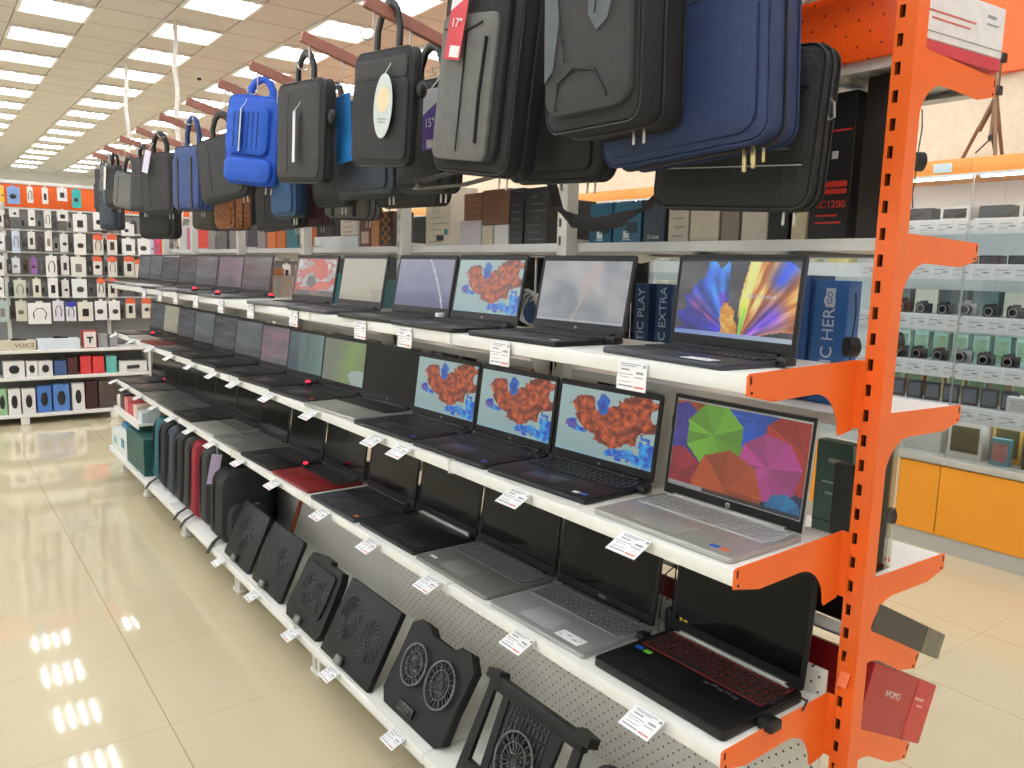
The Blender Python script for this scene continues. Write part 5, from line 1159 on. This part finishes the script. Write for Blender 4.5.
# ------------------------------------------------------------------ glass showcases along the right wall
OCH = mat('amber_orange_door', (240, 158, 40), .4, var=.02, vscale=3); GREYE = mat('grey_counter_edge', (188, 186, 178), .45, var=.02); ALU = mat('aluminium_profile', (196, 198, 198), .3, .7, var=.02); BAND = mat('amber_fascia', (244, 162, 76), .4, var=.02); SHELFG = mat('showcase_back_white', (222, 228, 226), .5, var=.02); STRIP = mat('label_strip_white', (246, 247, 248), .4, var=.01)
CASE_FILL = mat('showcase_fill_glow', (255, 255, 255), .5, var=0, emit=(246, 250, 255), es=18)  # glow of strips added to brighten the showcase interiors
XF = 3.208
UN = 1.28; SZ = (.86, 1.10, 1.37, 1.66, 1.91)
for u in range(8):
    y0 = -.003 + UN * u; ym = y0 + UN / 2
    t = thing('base_cabinet', 'low cabinet with amber orange doors below the showcases, %s from the camera' % ORD[u], 'cabinet', T(XF, ym, 0), 'amber cabinets along the right wall')
    obj('plinth', MB().box((.24, 0, .048), (.46, UN, .096)).mesh('plinth', GREYE), t)
    obj('carcass', MB().box((.26, 0, .305), (.44, UN, .42)).mesh('carcass', GREYE), t)
    for e in (-1, 1): obj('door', MB().box((.012, e * UN / 4, .303), (.022, UN / 2 - .004, .41), bev=.002, seg=1).mesh('door', OCH), t)
    obj('countertop', MB().box((.235, 0, .538), (.50, UN - .001, .042), bev=.003).mesh('countertop', GREYE), t)
    lk = obj('lock', MB().cyl((-.016, .0, .535), (-.012, .0, .535), .012, 14).mesh('lock', STEEL), t)
    t = thing('glass_showcase', 'glass showcase with stepped shelves of cameras and white label strips, %s from the camera' % ORD[u], 'showcase', T(XF, ym, 0), 'glass showcases along the right wall')
    for e in ((-1, 1) if u == 0 else (1,)): obj('post', MB().box((.012, e * (UN / 2 - .01), 1.36), (.006, .006, 1.6)).mesh('post', ALU), t)
    obj('back_board', MB().box((.46, 0, 1.36), (.02, UN - .002, 1.6)).mesh('back_board', SHELFG), t)
    obj('glass_pane', MB().box((.004, 0, 1.355), (.005, UN - .01, 1.585)).mesh('glass_pane', GLASS), t)
    obj('fascia', MB().box((.23, 0, 2.198), (.48, UN - .002, .085), bev=.003).mesh('fascia', BAND), t)
    obj('edge_trim', MB().box((-.012, 0, 2.15), (.012, UN - .002, .014)).mesh('edge_trim', ALU), t)
    obj('fill_strip', MB().box((.06, 0, 2.146), (.03, UN - .06, .012)).mesh('fill_strip', CASE_FILL), t)
    for z in SZ:
        obj('fill_strip', MB().box((.075, 0, z - .012), (.012, UN - .06, .008)).mesh('fill_strip', CASE_FILL), t)  # added glowing strip, hidden behind the label strip to lighten the shelf below
        s = obj('shelf', MB().box((.25, 0, z), (.40, UN - .024, .010)).mesh('shelf', mat('pale_shelf', (214, 222, 222), .25, var=.01)), t)
        obj('label_strip', MB().prism([(.05, z + .006), (.055, z + .006), (.026, z - .082), (.021, z - .082)], 'y', -UN / 2 + .014, UN / 2 - .014).mesh('label_strip', STRIP), s)
# printed labels on the near strips
lm = None
for r, z in enumerate(SZ):
    for k in range(10):
        y = .86 + .108 * k
        t = tag(obj('price_label', cached('plab', lambda: (lambda b: (b.m(PAPER).box((0, 0, 0), (.096, .0012, .072)), b.m(INK), b.box((-.01, -.0009, .012), (.06, .0004, .004)), b.box((.02, -.0009, -.004), (.03, .0004, .008)), b.box((-.02, -.0009, -.016), (.04, .0004, .003)), b.mesh('price_label'))[-1])(MB())), None, T(XF + .0330, y, z - .038) @ RZ(-PI / 2) @ RX(-.32)), 'white price label in the showcase, %s from the camera on the %s shelf up' % (ORD[k], ORD[r]), 'price label', 'price labels in the showcase')
CAMB = mat('camera_body_black', (32, 32, 34), .45, var=.06, bump=.1); LENS = mat('lens_glass', (14, 16, 24), .08, var=0)
def camera(x, y, z, label, s=1, col=None):
    t = thing('compact_camera', label, 'camera', T(x, y, z) @ RZ(-PI / 2), 'cameras on the showcase shelves')
    b = MB().m(col or CAMB); b.box((0, 0, .034 * s), (.10 * s, .035 * s, .066 * s), bev=.006); b.box((.0, .0, .074 * s), (.04 * s, .026 * s, .018 * s), bev=.004); b.cyl((-.036 * s, 0, .066 * s), (-.036 * s, 0, .076 * s), .009, 12)
    obj('body', b.mesh('body'), t)
    l = MB().m(CAMB); l.cyl((0, -.016 * s, .034 * s), (0, -.05 * s, .034 * s), .028 * s, 20); l.m(STEEL); l.cyl((0, -.048 * s, .034 * s), (0, -.051 * s, .034 * s), .026 * s, 20); l.m(LENS); l.cyl((0, -.05 * s, .034 * s), (0, -.052 * s, .034 * s), .021 * s, 20)
    obj('lens', l.mesh('lens'), t)
for r, (z, n) in enumerate(((1.10, 'second'), (1.37, 'third'))):
    for k in range(8):
        camera(XF + .13, .90 + .125 * k, z + .005, 'black camera on the %s showcase shelf up, %s from the camera end' % (n, ORD[k]), .9 if k % 3 else 1.05, mat('camera_body_silver', (150, 152, 154), .35, .5, var=.03) if k in (3,) else None)
def sbox(x, y, z, w, d, h, col, label, rz=0, pr=None, name='product_box'):
    t = thing(name, label, 'box', T(x, y, z) @ RZ(-PI / 2 + rz), 'boxes in the showcases')
    obj('box', MB().box((0, d / 2, h / 2), (w, d, h), bev=.002, seg=1).mesh('box', cmat(col, .4)), t)
    if pr: obj('front_print', MB().box((0, -.0006, h * .5), (w * .8, .001, h * .7)).mesh('front_print', cmat(pr, .4, var=.25, vscale=60)), t)
for k in range(9): sbox(XF + .27, .90 + .115 * k, 1.105, .085, .08, .155, [(150, 184, 172), (166, 196, 182), (140, 176, 166)][k % 3], 'pale green carton behind the lower camera row, %s from the camera end' % ORD[k], pr=(120, 150, 120))
for k in range(6): sbox(XF + .30, .92 + .17 * k, 1.375, .14, .08, .14, [(60, 74, 76), (198, 196, 180), (90, 110, 108)][k % 3], 'carton behind the upper camera row, %s from the camera end' % ORD[k])
for k in range(7): sbox(XF + .10, .88 + .15 * k, 1.665, .11, .09, .05, [(26, 26, 28), (34, 34, 38), (40, 40, 42)][k % 3], 'flat black case on the fourth showcase shelf, %s from the camera end' % ORD[k], pr=(70, 70, 74), name='flat_case')
for k in range(5): sbox(XF + .12, .98 + .21 * k, 1.915, .16, .12, .075, [(206, 208, 208), (70, 72, 74), (216, 218, 216), (60, 62, 64), (210, 210, 206)][k], 'large camera accessory on the top showcase shelf, %s from the camera end' % ORD[k], pr=(60, 60, 60) if k % 2 == 0 else None, name='accessory')
for k in range(7): sbox(XF + .11, 1.0 + .105 * k, .865, .085, .02, .11, [(30, 32, 36), (44, 46, 50), (54, 30, 36), (38, 40, 46)][k % 4], 'dark card pack on the lowest showcase shelf, %s from the camera end' % ORD[k], rz=.1, pr=(84, 90, 100), name='card_pack')
for k in range(7): sbox(XF + .26, 1.0 + .12 * k, .865, .10, .05, .16, [(160, 140, 96), (150, 96, 60), (120, 150, 140), (176, 158, 110)][k % 4], 'colourful blister pack behind the dark cards, %s from the camera end' % ORD[k], pr=(90, 110, 80), name='blister_pack')
sbox(XF + .07, .92, .865, .16, .12, .085, (226, 222, 222), 'white box with a red base on the lowest showcase shelf', pr=(200, 196, 198))
sbox(XF + .09, 1.455, .56, .25, .22, .14, (224, 222, 214), 'plain white box inside the showcase on the counter')
t = sbox(XF + .09, 1.20, .56, .19, .12, .215, (226, 222, 214), 'game box with an orange heading and a crowd of small figures on the counter', pr=(92, 84, 56))
sbox(XF + .17, 1.01, .56, .15, .10, .225, (206, 160, 60), 'yellow and black box behind the teal one on the counter', pr=(80, 76, 50)); sbox(XF + .07, 1.005, .56, .095, .05, .15, (96, 150, 164), 'small teal boxed toy on the counter', pr=(180, 120, 120))
sbox(XF + .09, .82, .56, .16, .1, .2, (60, 64, 50), 'dark green box with yellow print on the counter at the picture edge', pr=(150, 140, 40))
# far bays: what shows in the gaps above the laptops
for u in range(1, 8):
    for r, z in ((1, 1.10), (2, 1.37), (3, 1.66)):
        for k in range(5):
            y = .10 + UN * u + .24 * k
            if y < 2.0: continue
            h = RND.uniform(.06, .16)
            sbox(XF + .12, y, z + .005, .15, .1, h, RND.choice([(222, 218, 206), (206, 190, 120), (190, 196, 196), (226, 226, 222), (80, 84, 88), (210, 200, 180), (150, 170, 168)]), 'distant box in the %s showcase, %s from its near side, %s shelf up' % (ORD[u], ORD[k], ORD[r]))
sbox(XF + .10, 5.2, 1.665, .5, .1, .1, (232, 110, 50), 'long orange box in a distant showcase, seen left of the second upright')
# tripod on top of the showcase
t = thing('tripod', 'bronze camera tripod standing on the showcase top by the cream wall', 'tripod', T(3.36, 1.29, 2.2405))
BRZ = mat('bronze_tube', (128, 100, 76), .35, .5, var=.05)
top = (0, -.03, .33)
for (x, y) in ((.06, .155), (-.06, -.085), (.10, -.06)):
    obj('leg', MB().cyl((x, y, 0), (x * .45, y * .45 - .016, .19), .010, 10).cyl((x * .45, y * .45 - .016, .17), top, .015, 10).mesh('leg', BRZ), t)
obj('column', MB().cyl((0, -.03, .10), (0, -.03, .52), .014, 12).mesh('column', BRZ), t)
obj('spreader', MB().cyl((0, -.03, .12), (.03, .06, .05), .004, 6).cyl((0, -.03, .12), (-.03, -.06, .05), .004, 6).cyl((0, -.03, .12), (.05, -.045, .05), .004, 6).box((0, -.03, .12), (.03, .03, .03), bev=.004).mesh('spreader', BLACKP), t)
obj('head', MB().box((0, -.03, .37), (.05, .05, .05), bev=.006).box((0, -.03, .54), (.05, .06, .05), bev=.006).cyl((0, -.03, .40), (-.05, .06, .44), .005, 8).mesh('head', BLACKP), t)
o = tag(obj('shelf_card', MB().box((0, 0, 0), (.003, .10, .05)).mesh('shelf_card', cmat((206, 226, 232), .4)), None, T(XF - .014, 1.43, 2.195)), 'pale blue card on the amber fascia below the tripod', 'card')
o = struct('trim_1', MB().box((3.775, 8, 3.10), (.05, 24, .60)).mesh('trim_1', mat('orange_wall_band', (238, 104, 34), .45, var=.02, vscale=2)))
# ------------------------------------------------------------------ camera and render look
cam = bpy.data.cameras.new('camera'); co = bpy.data.objects.new('camera', cam); COL.objects.link(co)
cam.sensor_fit = 'HORIZONTAL'; cam.sensor_width = 36; cam.lens = 36 * 791.53 / 1024
Rv, Uv, Fv = Vector((.8016084, -.59727048, .02630483)), Vector((.06414042, .1296626, .98948149)), Vector((.59439884, .79148947, -.14224781))
co.matrix_world = Matrix(((Rv.x, Uv.x, -Fv.x, -1.47165), (Rv.y, Uv.y, -Fv.y, -.80454), (Rv.z, Uv.z, -Fv.z, 1.56357), (0, 0, 0, 1)))
cam.clip_start = .02; cam.clip_end = 100
SC.camera = co
w = bpy.data.worlds.new('world'); SC.world = w; w.use_nodes = True
w.node_tree.nodes['Background'].inputs[0].default_value = (.9, .95, 1, 1); w.node_tree.nodes['Background'].inputs[1].default_value = .3
SC.view_settings.view_transform = 'Standard'; SC.view_settings.look = 'None'; SC.view_settings.gamma = 1; SC.view_settings.use_curve_mapping = False
SC.view_settings.exposure = EXPOSURE
SC.cycles.use_denoising = True; SC.cycles.max_bounces = 8; SC.cycles.diffuse_bounces = 4; SC.cycles.glossy_bounces = 4; SC.cycles.transparent_max_bounces = 16; SC.cycles.sample_clamp_indirect = 6
